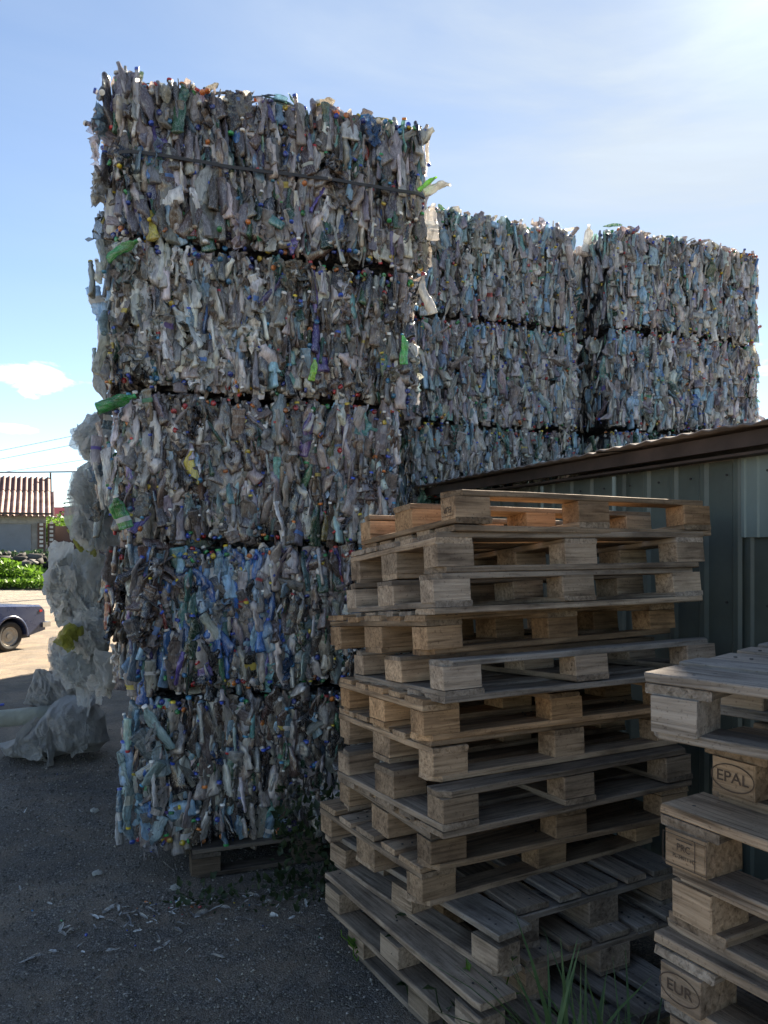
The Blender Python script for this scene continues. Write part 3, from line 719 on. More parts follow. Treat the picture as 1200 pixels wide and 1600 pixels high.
bagp([(118, 752), (136, 722), (178, 716), (184, 800), (138, 804), (120, 780)], 4.6, .24, M_bagc, 'tall clear film bag beside the middle bale of the front stack', 25, .035, 7)
bagp([(114, 822), (124, 792), (176, 796), (190, 850), (150, 858), (128, 842)], 4.55, .2, M_bagc, 'creased clear film bag between the yellow scrap and the stack', 27, .03, 7)
rb = random.Random(5)
def loose(px, py, Y, rot, col, label, s=1.0, me=None, grp='loose bottles sticking out of the front stack'):
    o = obj('plastic_bottle', me or rb.choice(BOT), None, atpx(px, py, Y), rot, (*P_[col][:3], P_[col][3])); o.scale = (s,)*3
    return tag(o, label, 'bottle', grp)
LB = [(158, 204, 3.95, (0, -1.0, 0), 'mauve', 'mauve bottle poking out at the upper left of the topmost bale', .9),
 (176, 158, 3.95, (0, -1.3, .4), 'clear', 'clear bottle jutting from the top left corner of the topmost bale', .9),
 (192, 388, 3.78, (.3, 1.2, 0), 'green', 'bright green bottle near the left edge of the second bale', .7),
 (182, 628, 3.78, (.1, 1.2, .3), 'green', 'green bottle at the upper left of the middle bale', .8),
 (186, 800, 3.75, (.1, -.3, .3), 'green', 'green bottle at the lower left edge of the middle bale', .9),
 (683, 292, 4.3, (.1, 1.2, .3), 'milk', 'whitish bottle sticking out at the right edge of the topmost bale', .7),
 (668, 286, 4.22, (.1, .9, .3), 'lime', 'lime green bottle at the right edge of the topmost bale', .45),
 (674, 345, 4.25, (.1, 0, .3), 'clear', 'long clear bottle hanging below the right edge of the topmost bale', 1.0),
 (664, 460, 4.25, (.1, -.3, .3), 'milk', 'milky bottle bulging at the right edge of the second bale', .9),
 (490, 577, 3.93, (.1, .15, .3), 'lime', 'bright lime green bottle low in the second bale', .55),
 (632, 545, 4.1, (.1, -.1, .3), 'green', 'green bottle on the right half of the second bale', .55),
]
for (px, py, Y, rot, col, lab, s) in LB: loose(px, py, Y, rot, col, lab, s)
LB2 = [(918, 372, 7.5, (.1, .1, .3), 'white', 'white bottle standing in the notch between the two rear stacks', 1.1),
 (1168, 580, 8.0, (.1, .3, .3), 'white', 'white bottle at the right edge of the right hand rear stack', 1.4),
 (1160, 640, 8.0, (.1, .2, .3), 'clear', 'clear bottle just above the shed roof at the right', 1.6),
 (1180, 440, 8.0, (.1, .2, .3), 'clear', 'clear bottle high at the right edge of the right hand rear stack', 1.0),
 (1174, 520, 8.0, (.1, .9, .3), 'red', 'dark red bottle at the right edge of the right hand rear stack', 1.0)]
for (px, py, Y, rot, col, lab, s) in LB2: loose(px, py, Y, rot, col, lab, s, grp='loose bottles sticking out of the rear stacks')

# ------------------------------------------------------------------ pallets
def board_mesh(Lx, W, T, seed, cut=0, chips=True):
    r = random.Random(seed); n = 9; vs = []; off = r.random()*50
    cup = r.uniform(-.0015, .0015)
    for i in range(n):
        t = i/(n-1); x = (t-.5)*Lx
        if i == 1: x = -Lx/2+.035
        if i == n-2: x = Lx/2-.035
        wob = .0012*noise.noise((t*4+off, 0, 0)); bow = .003*math.sin(t*math.pi+off)*r.uniform(.3, 1)
        endj = (i in (0, n-1))
        yl, yr = -W/2+wob, W/2+wob*.5
        if cut and endj: yl += .045
        if chips and r.random() < .12: yl += r.uniform(.002, .008)
        c = .0028
        pr = [(yl+c, -T/2), (yr-c, -T/2), (yr, -T/2+c), (yr, T/2-c), (yr-c, T/2), (yl+c, T/2), (yl, T/2-c), (yl, -T/2+c)]
        for (y, z) in pr:
            xx = x+(r.uniform(-.003, .003) if endj else 0)
            vs.append((xx, y+r.uniform(-.0006, .0006), z+bow*.5+cup*(y/W*2)**2*4+r.uniform(-.0005, .0005)))
    fs = [(i*8+k, (i+1)*8+k, (i+1)*8+(k+1) % 8, i*8+(k+1) % 8) for i in range(n-1) for k in range(8)]
    fs = [tuple(reversed(f)) for f in fs]
    fs += [tuple(range(8)), tuple(reversed(range((n-1)*8, n*8)))]
    me = pydata('board', vs, [tuple(reversed(f)) for f in fs], [M_wood]); return me
def block_mesh(a, b, h, seed):
    r = random.Random(seed); c = .003; vs = []
    for z in (-h/2, h/2):
        for (x, y) in ((-a/2+c, -b/2), (a/2-c, -b/2), (a/2, -b/2+c), (a/2, b/2-c), (a/2-c, b/2), (-a/2+c, b/2), (-a/2, b/2-c), (-a/2, -b/2+c)):
            vs.append((x+r.uniform(-.001, .001), y+r.uniform(-.001, .001), z))
    fs = [(k, (k+1) % 8, 8+(k+1) % 8, 8+k) for k in range(8)]+[tuple(reversed(range(8))), tuple(range(8, 16))]
    return pydata('block', vs, fs, [M_wood])
B_wide = [board_mesh(1.2, .145, .022, 500+i) for i in range(8)]
B_nar = [board_mesh(1.2, .1, .022, 520+i) for i in range(8)]
B_cut = [board_mesh(1.2, .1, .022, 540+i, cut=1) for i in range(8)]
B_str = [board_mesh(.8, .145, .022, 560+i) for i in range(8)]
K_out = [block_mesh(.145, .1, .0785, 580+i) for i in range(6)]
K_nar = [block_mesh(.1, .12, .0785, 610+i) for i in range(6)]
K_mid = [block_mesh(.145, .145, .0785, 590+i) for i in range(6)]
def nail_mesh():
    mb = MB()
    for (x, y) in ((-.035, -.02), (.03, .025), (-.01, .03)): mb.tube((x, y, 0), (x, y, .0025), .0045, 7)
    return mb.mesh('nails', [M_nail])
NAILS = nail_mesh()
T4 = Matrix.Translation
def RotM(a, ax): return Matrix.Rotation(a, 4, ax)
def pallet(M, label, group, seed, inv=False, grey=.5, name='wooden_pallet', miss=(), narrow=False, only=None, dark=1.0):
    """M: world matrix of the pallet's base centre; length along local x"""
    r = random.Random(seed)
    root = empty(name, label=label, cat='pallet', group=group); root.matrix_world = M
    Mi = (T4((0, 0, .144)) @ RotM(math.pi, 'X')) if inv else Matrix.Identity(4)
    hk = r.uniform(.92, 1.3); hue = (1.14, .96, .76) if r.random() < .22 else ((.9, .96, 1.04) if r.random() < .2 else (1, 1, 1))
    if label: root['label'] = label.replace('@', 'orange tan' if hue[0] > 1 else ('grey' if (hue[0] < 1 or grey > .6) else 'brown'))
    def col(kind):
        g = min(1, max(0, grey+r.uniform(-.35, .3)))
        tan = Vector((.50, .345, .225)); gr = Vector((.39, .335, .285))
        if kind == 'block': g = min(1, max(0, g-.35)); k = r.uniform(.7, 1.2)
        else: k = r.uniform(.65, 1.1)
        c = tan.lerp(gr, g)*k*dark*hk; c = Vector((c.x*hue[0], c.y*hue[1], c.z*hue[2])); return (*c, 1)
    parts = []
    def part(nm, me, x, y, z, rz=0, kind='board', flip=False):
        m = Mi @ T4((x, y, z)) @ RotM(rz+(math.pi if r.random() < .5 and not flip and nm != 'bottom_board' else 0), 'Z')
        o = bpy.data.objects.new(nm, me); link(o, root); o.matrix_local = m; o.color = col(kind); parts.append(o); return o
    for k, y in enumerate((-.3275, -.164, 0, .164, .3275)):
        if k in miss or (only and k not in only[0]): continue
        b = part('deck_board', r.choice(B_wide if k % 2 == 0 else B_nar), r.uniform(-.004, .004), y+r.uniform(-.005, .005)*(0 if k in (0, 4) else 1), .133+r.uniform(0, .0006), r.uniform(-.003, .003))
        for x in (-.53, 0, .53):
            nl = bpy.data.objects.new('nails', NAILS); link(nl, b); nl.location = (x*(1 if abs(x) < .1 else .985), 0, .0105)
    for x in (() if only else (-.5275, 0, .5275)): part('stringer_board', r.choice(B_str), x+r.uniform(-.003, .003), 0, .1108, math.pi/2)
    for x in (-.5275, 0, .5275):
        for y in (only[1] if only else (-.35, 0, .35)):
            part('block', r.choice(K_nar if narrow else (K_mid if y == 0 else K_out)), x+r.uniform(-.003, .003), y+(0 if y == 0 else r.uniform(-.002, .002)), .0608, 0, 'block')
    if not only or -.35 in only[1]: part('bottom_board', r.choice(B_cut), 0, -.35, .0108, 0, flip=True)
    if not only: part('bottom_board', r.choice(B_wide), 0, 0, .0108, 0)
    if not only or .35 in only[1]: part('bottom_board', r.choice(B_cut), 0, .35, .0108, math.pi, flip=True)
    return root, parts, Mi

YAW = R(30)
u_ = Vector((math.cos(YAW), math.sin(YAW), 0)); v_ = Vector((-math.sin(YAW), math.cos(YAW), 0))
def place(cx, cy_, z, rot, along, tilt_u=0, tilt_v=0):
    """near/left corner at (cx,cy_); along='u': length runs right-away, 'v': length runs left-away"""
    off = T4((.6, .4, 0)) if along == 'u' else T4((.4, .6, 0)) @ RotM(math.pi/2, 'Z')
    return T4((cx, cy_, z)) @ RotM(YAW+rot, 'Z') @ RotM(tilt_u, 'X') @ RotM(tilt_v, 'Y') @ off
ordn = ['topmost', 'second', 'third', 'fourth', 'fifth', 'sixth', 'seventh', 'eighth', 'ninth', 'tenth', 'eleventh', 'twelfth', 'lowest']
# from the top: x, y of near corner, extra rotation, along, tilt about u (deg, far side drops), tilt v, inverted, grey
ST1 = [(.266, 2.66, -4, 'u', -5.6, .5, True, .75), (.20, 2.64, -6, 'u', -6.0, -.3, False, .1), (.19, 2.62, -5.5, 'u', -5.8, -.4, True, .45), (.165, 2.66, -1.5, 'u', -5.4, -.6, False, .6),
       (.22, 2.56, -5.5, 'u', -4.6, -.6, True, .7), (.135, 2.62, -6, 'u', -3.6, -.4, False, .5), (.17, 2.63, -3, 'u', -2.6, 0, False, -.1), (.195, 2.52, -1, 'u', -1.9, .3, True, .55),
       (.16, 2.60, -4, 'u', -1.2, 0, False, .25), (.13, 2.64, .5, 'u', -.6, 0, False, .2), (.40, 2.41, 4, 'v', 0, 0, True, .8), (.318, 2.28, 0, 'v', 0, .2, True, .7), (.42, 2.2, 0, 'v', 0, 0, False, .75)]
looks = ['upside-down @ pallet with a stamped block', '@ pallet right under the stamped upside-down one', 'upside-down @ pallet', '@ pallet', 'upside-down @ pallet', '@ pallet', '@ pallet', 'upside-down @ pallet', '@ pallet', '@ pallet resting on the crosswise ones',
         'single board pallet strip jutting left', 'longer board pallet strip jutting left', '@ pallet standing on the ground']
stack1 = []
for k, (x, y, ro, al, tu, tv, inv, gr) in enumerate(ST1):
    z = (12-k)*.1445+.002
    o = pallet(only=(((4,), (.35,)) if k in (10, 11) else None), M=place(x, y, z, R(ro), al, R(tu), R(tv)) @ Matrix.Diagonal((.9 if k in (10, 11, 12) else (1.03 if k < 5 else 1), 1, 1, 1)), label='%s, %s of the tall middle stack' % (looks[k], ordn[k] if k in (0, 12) else ordn[k]+' from top'), group='pallets of the tall middle stack', seed=700+k, inv=(False if k in (10, 11) else inv), grey=gr)
    stack1.append(o)
for k in (10, 11):
    z = (12-k)*.1445+.002
    pallet(place(.455+.02*(k-10), 2.63-.05*(k-10), z, R(-1.5*(k-9)), 'v'), '%s grey slatted pallet crosswise under the tall stack, set back right' % ('upper', 'lower')[k-10], 'pallets of the tall middle stack', 720+k, False, .85)
# second pile row standing against the tall one, seen right of the crosswise pallets
ST2 = [(.56, 1.66, 14, 'x', 0, False, .75), (.715, 1.71, 1, 'x', 0, False, .0), (.595, 1.66, 0, 'x', 0, False, .45), (.62, 1.68, -1.5, 'x', 0, True, .35), (.585, 1.66, 1, 'x', 0, False, .6),
       (.62, 1.7, 0, 'x', 0, False, .5), (.60, 1.7, 1, 'x', 0, True, .5), (.62, 1.7, 0, 'x', 0, False, .5), (.62, 1.7, -1, 'x', 0, False, .5), (.62, 1.7, 0, 'x', 0, False, .5)]
def place2(cx, cy_, z, rot):
    # far-left corner at (cx,cy_); length runs towards the camera, width to the right
    return T4((cx, cy_, z)) @ RotM(YAW+rot, 'Z') @ T4((.4, -.6, 0)) @ RotM(math.pi/2, 'Z')
looks2 = ['@ pallet with wide deck boards on view', '@ pallet with an oval stamp', '@ pallet with a framed stamp', 'upside-down @ pallet', '@ pallet with stamped block', '@ pallet', 'upside-down @ pallet', '@ pallet', '@ pallet', '@ pallet']
stack2 = []
for k, (x, y, ro, al, _, inv, gr) in enumerate(ST2):
    z = (9-k)*.141+.002
    stack2.append(pallet(place2(x, y, z, R(ro)) @ Matrix.Diagonal((1, 1, .975, 1)), narrow=True, label= '%s, %s in the stack at the right edge' % (looks2[k], ordn[k]+' from top' if 0 < k < 9 else ('topmost' if k == 0 else 'lowest')), group='pallets of the right stack', seed=800+k, inv=inv, grey=gr))
# extra short pile behind the crosswise pallets (deck boards seen at lower right)
for k in range(2):
    z = .29-.1445*k+.002
    pallet(T4((0.90, 2.62, z)) @ RotM(R(121+k), 'Z') , '%s grey pallet at the foot of the tall stack on its right side' % ('upper', 'lower')[k], 'pallets at the foot of the tall stack', 850+k, False, .9) if False else None
# pallet carrying the front bale tower
cx, cyy = corner_loc(300, 3.86, 1.2, .8, RZ)
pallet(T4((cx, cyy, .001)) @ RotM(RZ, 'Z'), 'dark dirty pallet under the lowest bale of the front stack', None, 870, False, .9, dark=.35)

# stamps burnt into blocks
def text_mesh(txt, size):
    cu = bpy.data.curves.new('t', 'FONT'); cu.body = txt; cu.size = size; cu.align_x = 'CENTER'; cu.align_y = 'CENTER'; cu.offset = size*.008
    o = bpy.data.objects.new('t', cu); S.collection.objects.link(o); dg = bpy.context.evaluated_depsgraph_get()
    me = bpy.data.meshes.new_from_object(o.evaluated_get(dg)); bpy.data.objects.remove(o); bpy.data.curves.remove(cu)
    return me
def ring_mb(a, b, th, n=40, rect=False):
    vs, fs = [], []
    pts = []
    if rect: pts = [(-a, -b), (a, -b), (a, b), (-a, b)]; inn = [(-a+th, -b+th), (a-th, -b+th), (a-th, b-th), (-a+th, b-th)]
    else:
        pts = [(a*math.cos(2*math.pi*k/n), b*math.sin(2*math.pi*k/n)) for k in range(n)]
        inn = [((a-th)*math.cos(2*math.pi*k/n), (b-th)*math.sin(2*math.pi*k/n)) for k in range(n)]
    m = len(pts); vs = [(*p, 0) for p in pts]+[(*p, 0) for p in inn]
    return vs, [(k, (k+1) % m, m+(k+1) % m, m+k) for k in range(m)]
def stamp(block, face, items, upside=False):
    """face: 'y-' etc in block local space"""
    mb = MB()
    for (kind, a, b, th, dx, dy) in items:
        if kind == 'text':
            me = text_mesh(a, b); vs = [(v.co.x*th+dx, v.co.y+dy, 0) for v in me.vertices]; mb.add(vs, [tuple(p.vertices) for p in me.polygons])
        elif kind == 'line': mb.add([(dx-a, dy-th, 0), (dx+a, dy-th, 0), (dx+a, dy+th, 0), (dx-a, dy+th, 0)], [(0, 1, 2, 3)])
        else:
            vs, fs = ring_mb(a, b, th, rect=(kind == 'rect')); mb.add([(x+dx, y+dy, z) for x, y, z in vs], fs)
    me = mb.mesh('stamp', [M_ink]); o = bpy.data.objects.new('stamp', me); link(o, block)
    half = max(abs(v.co[{'x': 0, 'y': 1}[face[0]]]) for v in block.data.vertices)+.0012
    if face[0] == 'x': o.matrix_local = T4((half if face[1] == '+' else -half, 0, 0)) @ RotM(math.pi/2 if face[1] == '+' else -math.pi/2, 'Z') @ RotM(math.pi/2, 'X') @ RotM(math.pi if upside else 0, 'Z')
    else: o.matrix_local = T4((0, half if face[1] == '+' else -half, 0)) @ RotM(math.pi if face[1] == '+' else 0, 'Z') @ RotM(math.pi/2, 'X') @ RotM(math.pi if upside else 0, 'Z')
def nearest_block(pal, px, py):
    bpy.context.view_layer.update(); best = None
    root, parts, Mi = pal
    for o in parts:
        if not o.name.startswith('block'): continue
        w = o.matrix_world.translation; p = (600+1200*w.x/w.y, 850-1200*(w.z-EYE)/w.y) if w.y > .2 else (9999, 0)
        dd = math.hypot(p[0]-px, p[1]-py)
        if best is None or dd < best[0]: best = (dd, o)
    return best[1]
def facing(block, target):   # local side face whose outward normal points closest to world direction target
    m = block.matrix_world.to_3x3(); best = None
    for f, v in (('x+', (1, 0, 0)), ('x-', (-1, 0, 0)), ('y+', (0, 1, 0)), ('y-', (0, -1, 0))):
        dd = (m @ Vector(v)).dot(target)
        if best is None or dd > best[0]: best = (dd, f)
    up = (m @ Vector((0, 0, 1))).z > 0
    return best[1], up
def do_stamp(pal, px, py, target, items, flip=False):
    b = nearest_block(pal, px, py); f, up = facing(b, target); b['label'] = 'corner block with a burnt stamp'
    stamp(b, f, items, upside=(not up) != flip)
do_stamp(stack1[0], 745, 803, -u_, [('text', 'EUR', .03, 1.0, 0, .004), ('line', .036, 0, .0008, 0, .026)], flip=True)
do_stamp(stack2[1], 1140, 1190, -u_, [('oval', .052, .031, .0028, 0, 0), ('text', 'EPAL', .034, 1.05, 0, 0)])
do_stamp(stack2[2], 1070, 1320, -u_, [('rect', .054, .033, .0015, 0, 0), ('text', 'PRC', .021, .9, -.002, .008), ('text', 'PL-34011-HT', .0105, 1, 0, -.012), ('line', .02, 0, .0012, 0, .024), ('line', .0009, 0, .033, .026, 0)])
do_stamp(stack2[4], 1060, 1500, -u_, [('oval', .05, .031, .0026, 0, 0), ('text', 'EUR', .034, 1.05, 0, 0)])

# ------------------------------------------------------------------ shed
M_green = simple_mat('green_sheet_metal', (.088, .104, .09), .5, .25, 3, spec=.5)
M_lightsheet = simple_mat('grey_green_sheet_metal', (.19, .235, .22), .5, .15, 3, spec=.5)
M_brown = simple_mat('brown_fascia', (.06, .042, .036), .75, .4, 5)
M_slate = simple_mat('roof_sheet', (.16, .13, .115), .8, .35, 7)
M_darkwood = simple_mat('dark_timber', (.06, .05, .045), .85, .4, 9)
def build_shed():
    E0 = Vector((.226, 6.78, 0)); dirv = Vector((1.54-.226, 3.08-6.78, 0)).normalized()
    perp = Vector((-dirv.y, dirv.x, 0)); perp = perp if perp.x > 0 else -perp       # away from the yard
    E0 = E0-dirv*.15; Lw = 9.5; zr = EYE+.48
    ang = math.atan2(dirv.y, dirv.x)
    root = empty('metal_shed', (E0.x, E0.y, 0), ang, label='low shed of green corrugated sheet metal with a brown roof edge behind the pallets', cat='shed')
    # local: x along wall towards camera, y = which side?  perp in local
    sgn = 1 if (math.cos(ang)*perp.y-math.sin(ang)*perp.x) > 0 else -1
    def W(y): return sgn*y
    # profiled sheets, each a panel of its own
    def sheet(x0, x1, z0, z1, pitch, mat, depth=.012, yb=.22):
        vs, fs = [], []; xs = [x0]; ds = [0.0]; x = x0
        while x < x1-1e-4:
            for (f, dd) in ((.12, 0), (.2, depth), (.34, depth), (.42, 0), (1.0, 0)):
                xx = min(x1, x+pitch*f); xs.append(xx); ds.append(dd)
            x += pitch
        for xx, dd in zip(xs, ds):
            vs += [(xx, W(yb-dd), z0), (xx, W(yb-dd), z1)]
        n = len(xs)
        fs = [(2*i, 2*i+2, 2*i+3, 2*i+1) for i in range(n-1)]
        b = len(vs)
        vs += [(x0, W(yb+.02), z0), (x1, W(yb+.02), z0), (x1, W(yb+.02), z1), (x0, W(yb+.02), z1)]; fs.append((b, b+1, b+2, b+3))
        return pydata('wall_panel', vs, fs, [mat])
    rr = random.Random(9); x = 0
    sm = MB(); sm.tube((0, 0, 0), (0, W(-.006), 0), .006, 6); scr = sm.mesh('screw', [M_nail])
    for kx in range(40):
        for zz in (zr-.16, zr-.75, .5): obj('screw', scr, root, (.12+kx*.235, W(.205), zz))
    for k in range(9):
        wd = .93 if x < 3.3 else 1.0
        x1 = min(Lw, x+wd)
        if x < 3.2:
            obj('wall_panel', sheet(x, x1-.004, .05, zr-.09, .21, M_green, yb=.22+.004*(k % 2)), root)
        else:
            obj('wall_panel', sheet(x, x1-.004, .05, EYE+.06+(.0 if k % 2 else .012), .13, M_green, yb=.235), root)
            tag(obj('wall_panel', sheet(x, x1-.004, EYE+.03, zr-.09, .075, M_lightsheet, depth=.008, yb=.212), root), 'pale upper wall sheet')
        x = x1
    mb = MB(); mb.box((Lw/2, W(1.6), (zr-.1)/2+.05), (Lw-.02, 2.66, zr-.25)); obj('shed_body', mb.mesh('shed_body', [M_darkwood]), root)
    mb = MB(); mb.box((Lw/2, W(.10), zr-.03), (Lw+.1, .035, .065)); obj('fascia_board', mb.mesh('fascia_board', [M_brown]), root)
    mb = MB(); mb.box((Lw/2, W(.162), zr-.085), (Lw, .085, .012)); obj('soffit_board', mb.mesh('soffit_board', [M_brown]), root)
    # wavy sheets of the roof, one object per sheet
    x = -.1; k = 0
    while x < Lw:
        n = 24; vs = []; wd = 1.02; th = .007
        for i in range(n+1):
            xx = x+wd*i/n; wv = .006*math.sin(2*math.pi*(wd*i/n)/.128)
            for (y, zz) in ((0, 0), (3.3, .33)):
                vs += [(xx, W(y+(.01*rr.random() if y == 0 else 0)), zr+.02+zz+wv), (xx, W(y), zr+.02+zz+wv-th)]
        fs = []
        for i in range(n):
            a, b = 4*i, 4*i+4
            fs += [(a, b, b+2, a+2), (a+1, a+3, b+3, b+1), (a, a+1, b+1, b)]
        obj('roof_sheet', pydata('roof_sheet', vs, fs, [M_slate], smooth=True), root, (0, 0, .006*(k % 2)))
        x += 1.0; k += 1
    # loose timber strip and pipe posts in front of the wall
    for xx in (.9, 2.15, 2.9, 4.02):
        mb = MB(); mb.tube((xx, W(.13), 0), (xx, W(.13), zr-.11), .012, 8); obj('post', mb.mesh('post', [M_lightsheet]), root)
build_shed()

# ------------------------------------------------------------------ sack with film roll at the left
M_roll = film_sheet_mat('film_roll', (.55, .58, .5), .3, .25)
M_hole = simple_mat('cardboard_core', (.12, .07, .04), .8)
def build_sack():
    Y = EYE*1200/(1180-850); sc = Y/1200; X = (88-600)*sc
    root = empty('woven_sack', (X, Y, 0), 0, label='grey white woven sack lying open on the gravel left of the bales', cat='sack')
    def Q(pts): return [((a-88)*sc, (1182-b)*sc) for a, b in pts]
    body = [(0, 1168), (28, 1153), (56, 1140), (66, 1124), (84, 1104), (102, 1090), (122, 1089), (148, 1099), (164, 1120), (170, 1160), (150, 1176), (110, 1180), (60, 1184), (8, 1182)]
    obj('sack_body', pillow(Q(body), Y, .5, M_sack, 'sack_body', 31, fold=.05, ffreq=4), root)
    flap = [(18, 1112), (28, 1078), (36, 1057), (50, 1056), (84, 1072), (118, 1086), (104, 1100), (84, 1112), (50, 1114)]
    obj('sack_folds', add_sheets(pydata('sack_folds', [(0, 0, .1), (.01, 0, .1), (0, 0, .11)], [(0, 1, 2)], [M_sack]), Q(body), .46, M_sack, 77, 7, .2), root)
    obj('sack_flap', pillow(Q(flap), Y, .1, M_sack, 'sack_flap', 37, fold=.04, ffreq=6), root, (0, .22, 0))
    back = [(14, 1168), (22, 1112), (70, 1092), (112, 1108), (116, 1168)]
    obj('sack_back', pillow(Q(back), Y, .12, M_sackd, 'sack_back', 38, fold=.02, ffreq=5), root, (0, .3, 0))
    r2 = empty('film_roll', (X, Y, 0), 0, label='pale roll of plastic film lying in the mouth of the sack', cat='film roll')
    px = lambda a: (a-88)*sc
    m2 = MB(); m2.tube((px(4), -.04, .30), (px(96), .08, .325), .068, 28); obj('roll', m2.mesh('roll', [M_roll], True), r2)
    m3 = MB(); m3.tube((px(2.6), -.042, .30), (px(6), -.038, .301), .022, 16); obj('core_hole', m3.mesh('core_hole', [M_hole]), r2)
M_sackd = film_sheet_mat('sack_inside', (.10, .10, .10), .6, .1)
build_sack()
# litter
for (px, py, c, lab) in ((147, 1268, M_bagw, 'white crumpled scrap on the gravel below the sack'), (273, 1389, M_bagw, 'small white scrap on the gravel under the corner of the front stack'),
                         (152, 1366, M_bagw, 'flat pale scrap on the gravel left of the front stack'), (3, 1102, None, 'blue plastic scrap at the left edge beside the sack')):
    Y = EYE*1200/(py-850); x = (px-600)/1200*Y
    m = c or simple_mat('blue_scrap', (.08, .12, .5), .4)
    o = obj('litter_scrap', blob_mesh('litter_scrap', (.022, .02, .01), .5, 2, px, 14, m), None, (x, Y, .008)); tag(o, lab, 'litter')

def small_litter():
    r = np.random.RandomState(21); n = 300; mats, cols, ti = [], [], []
    for i in range(n):
        if i < 240: u = r.rand(); y = 3.55+.95*u*.36-abs(r.normal(0, .22)); x = -1.45+1.6*u
        else: y = r.uniform(2.4, 7.5); x = -.45*y*r.rand()-.1
        mats.append(np.array(Matrix.Translation((x, y, .008)) @ Euler((1.4+r.normal(0, .3), r.normal(0, .3), r.uniform(0, 6))).to_matrix().to_4x4() @ Matrix.Scale(.22+.4*r.rand()**2, 4)))
        c = CAPC[r.randint(len(CAPC))] if i % 5 == 0 else ((.5, .5, .48), (.3, .28, .25), (.12, .1, .08), (.62, .62, .6))[r.randint(4)]; cols.append(c); ti.append(12 if i % 5 == 0 else r.randint(12))
    tag(obj('litter', scatter('litter', SCR, mats, ti, cols, M_scrap, smooth=True)), 'small bits of plastic fallen on the gravel round the front stack', 'litter', kind='stuff')
small_litter()
# ------------------------------------------------------------------ weeds
def leaf_cluster(n, box, size, mat, seed, name, up=.3):
    r = np.random.RandomState(seed); t = []
    lv = np.array([(0, 0, 0), (.35, .12, .35), (0, .1, 1), (-.35, .12, .35), (0, -.06, .45)], float); lf = [(0, 1, 4), (1, 2, 4), (2, 3, 4), (3, 0, 4)]
    mats = []
    for i in range(n):
        p = [r.uniform(*box[0]), r.uniform(*box[1]), 0]; p[2] = box[2][0]+(box[2][1]-box[2][0])*r.rand()**1.2
        e = Euler((r.uniform(-.2, 1.6), r.uniform(-.6, .6), r.uniform(0, 6.28))); s = size*(.5+r.rand())
        mats.append(np.array(Matrix.Translation(p) @ e.to_matrix().to_4x4() @ Matrix.Scale(s, 4)))
    return scatter(name, [(lv, lf)], mats, [0]*n, np.full((n, 3), .1), mat)
def stem_plant(x, y, h, nl, size, mat, label, cat, seed, spread=.06, group=None):
    r = random.Random(seed); root = empty('weed_plant', (x, y, 0), 0, label=label, cat=cat, group=group)
    mb = MB(); tips = []
    for k in range(3):
        a = r.uniform(0, 6.28); p = Vector((0, 0, 0)); q = p
        for i in range(5):
            q2 = Vector((math.cos(a)*spread*(i+1)/5*r.uniform(.6, 1.4), math.sin(a)*spread*(i+1)/5, h*(i+1)/5*(1-.15*k))); mb.tube(q, q2, .0025, 5); q = q2; tips.append(q2)
    obj('stem', mb.mesh('stem', [mat]), root)
    lv = [(0, 0, 0), (.3, .1, .35), (.12, .1, .7), (0, .05, 1.05), (-.12, .1, .7), (-.3, .1, .35), (0, -.04, .4)]; lf = [(0, 1, 6), (1, 2, 6), (2, 3, 6), (3, 4, 6), (4, 5, 6), (5, 0, 6)]
    me = pydata('leaf', lv, lf, [mat])
    for i in range(nl):
        t = r.choice(tips); s = size*r.uniform(.6, 1.2)
        o = obj('leaf', me, root, tuple(t), (r.uniform(.6, 1.7), 0, r.uniform(0, 6.28))); o.scale = (s,)*3
for i, (px, py, h, n, lab) in enumerate(((558, 1482, .12, 16, 'small leafy weed at the left foot of the lowest pallets'), (640, 1545, .3, 22, 'thin broad leaved weed in front of the jutting pallets'),
     (700, 1590, .25, 18, 'dark weed low before the jutting grey pallets'), (770, 1600, .34, 20, 'toothed green weed at the bottom edge before the pallet corner'))):
    Y = EYE*1200/(py+60-850) if i > 1 else EYE*1200/(py-850+20); stem_plant((px-600)/1200*Y, Y, h, n, .055, M_leaf_dark if i in (1, 2) else M_leaf, lab, 'weed', 40+i)
o = obj('weeds', leaf_cluster(480, ((-.55, .0), (3.76, 3.92), (.0, .46)), .04, M_leaf_dark, 3, 'weeds')); tag(o, 'dark creeping weeds growing up the foot of the front bale stack', 'weeds', kind='stuff')
o = obj('weeds', leaf_cluster(260, ((-1.0, .3), (3.5, 3.75), (.0, .07)), .035, M_leaf_dark, 4, 'weeds')); tag(o, 'low weeds on the ground in front of the bale pallet', 'weeds', kind='stuff')
def grass_tuft(x, y, z, n, h, label, seed):
    r = random.Random(seed); vs, fs = [], []
    for i in range(n):
        a = r.uniform(0, 6.28); hh = h*r.uniform(.4, 1.1); w = r.uniform(.005, .015); lean = r.uniform(.1, .9); bx, by = r.gauss(0, .05), r.gauss(0, .04); b = len(vs)
        for k in range(6):
            t = k/5; rr = lean*hh*t*t; ww = w*(1-t)**.7+.0004; cxp, cyp, cz = bx+math.cos(a)*rr, by+math.sin(a)*rr, hh*(t-.25*lean*t*t)
            vs += [(cxp-math.sin(a)*ww, cyp+math.cos(a)*ww, cz), (cxp+math.sin(a)*ww, cyp-math.cos(a)*ww, cz)]
        fs += [(b+2*k, b+2*k+1, b+2*k+3, b+2*k+2) for k in range(5)]
    o = obj('grass_tuft', pydata('grass_tuft', vs, fs, [M_blade]), None, (x, y, z)); tag(o, label, 'grass tuft')
grass_tuft(.50, 2.10, 0, 40, .60, 'tuft of long broad grass between the two pallet stacks', 1)
grass_tuft(.62, 2.05, 0, 70, .52, 'shorter grass tuft beside the long one at the bottom edge', 2)

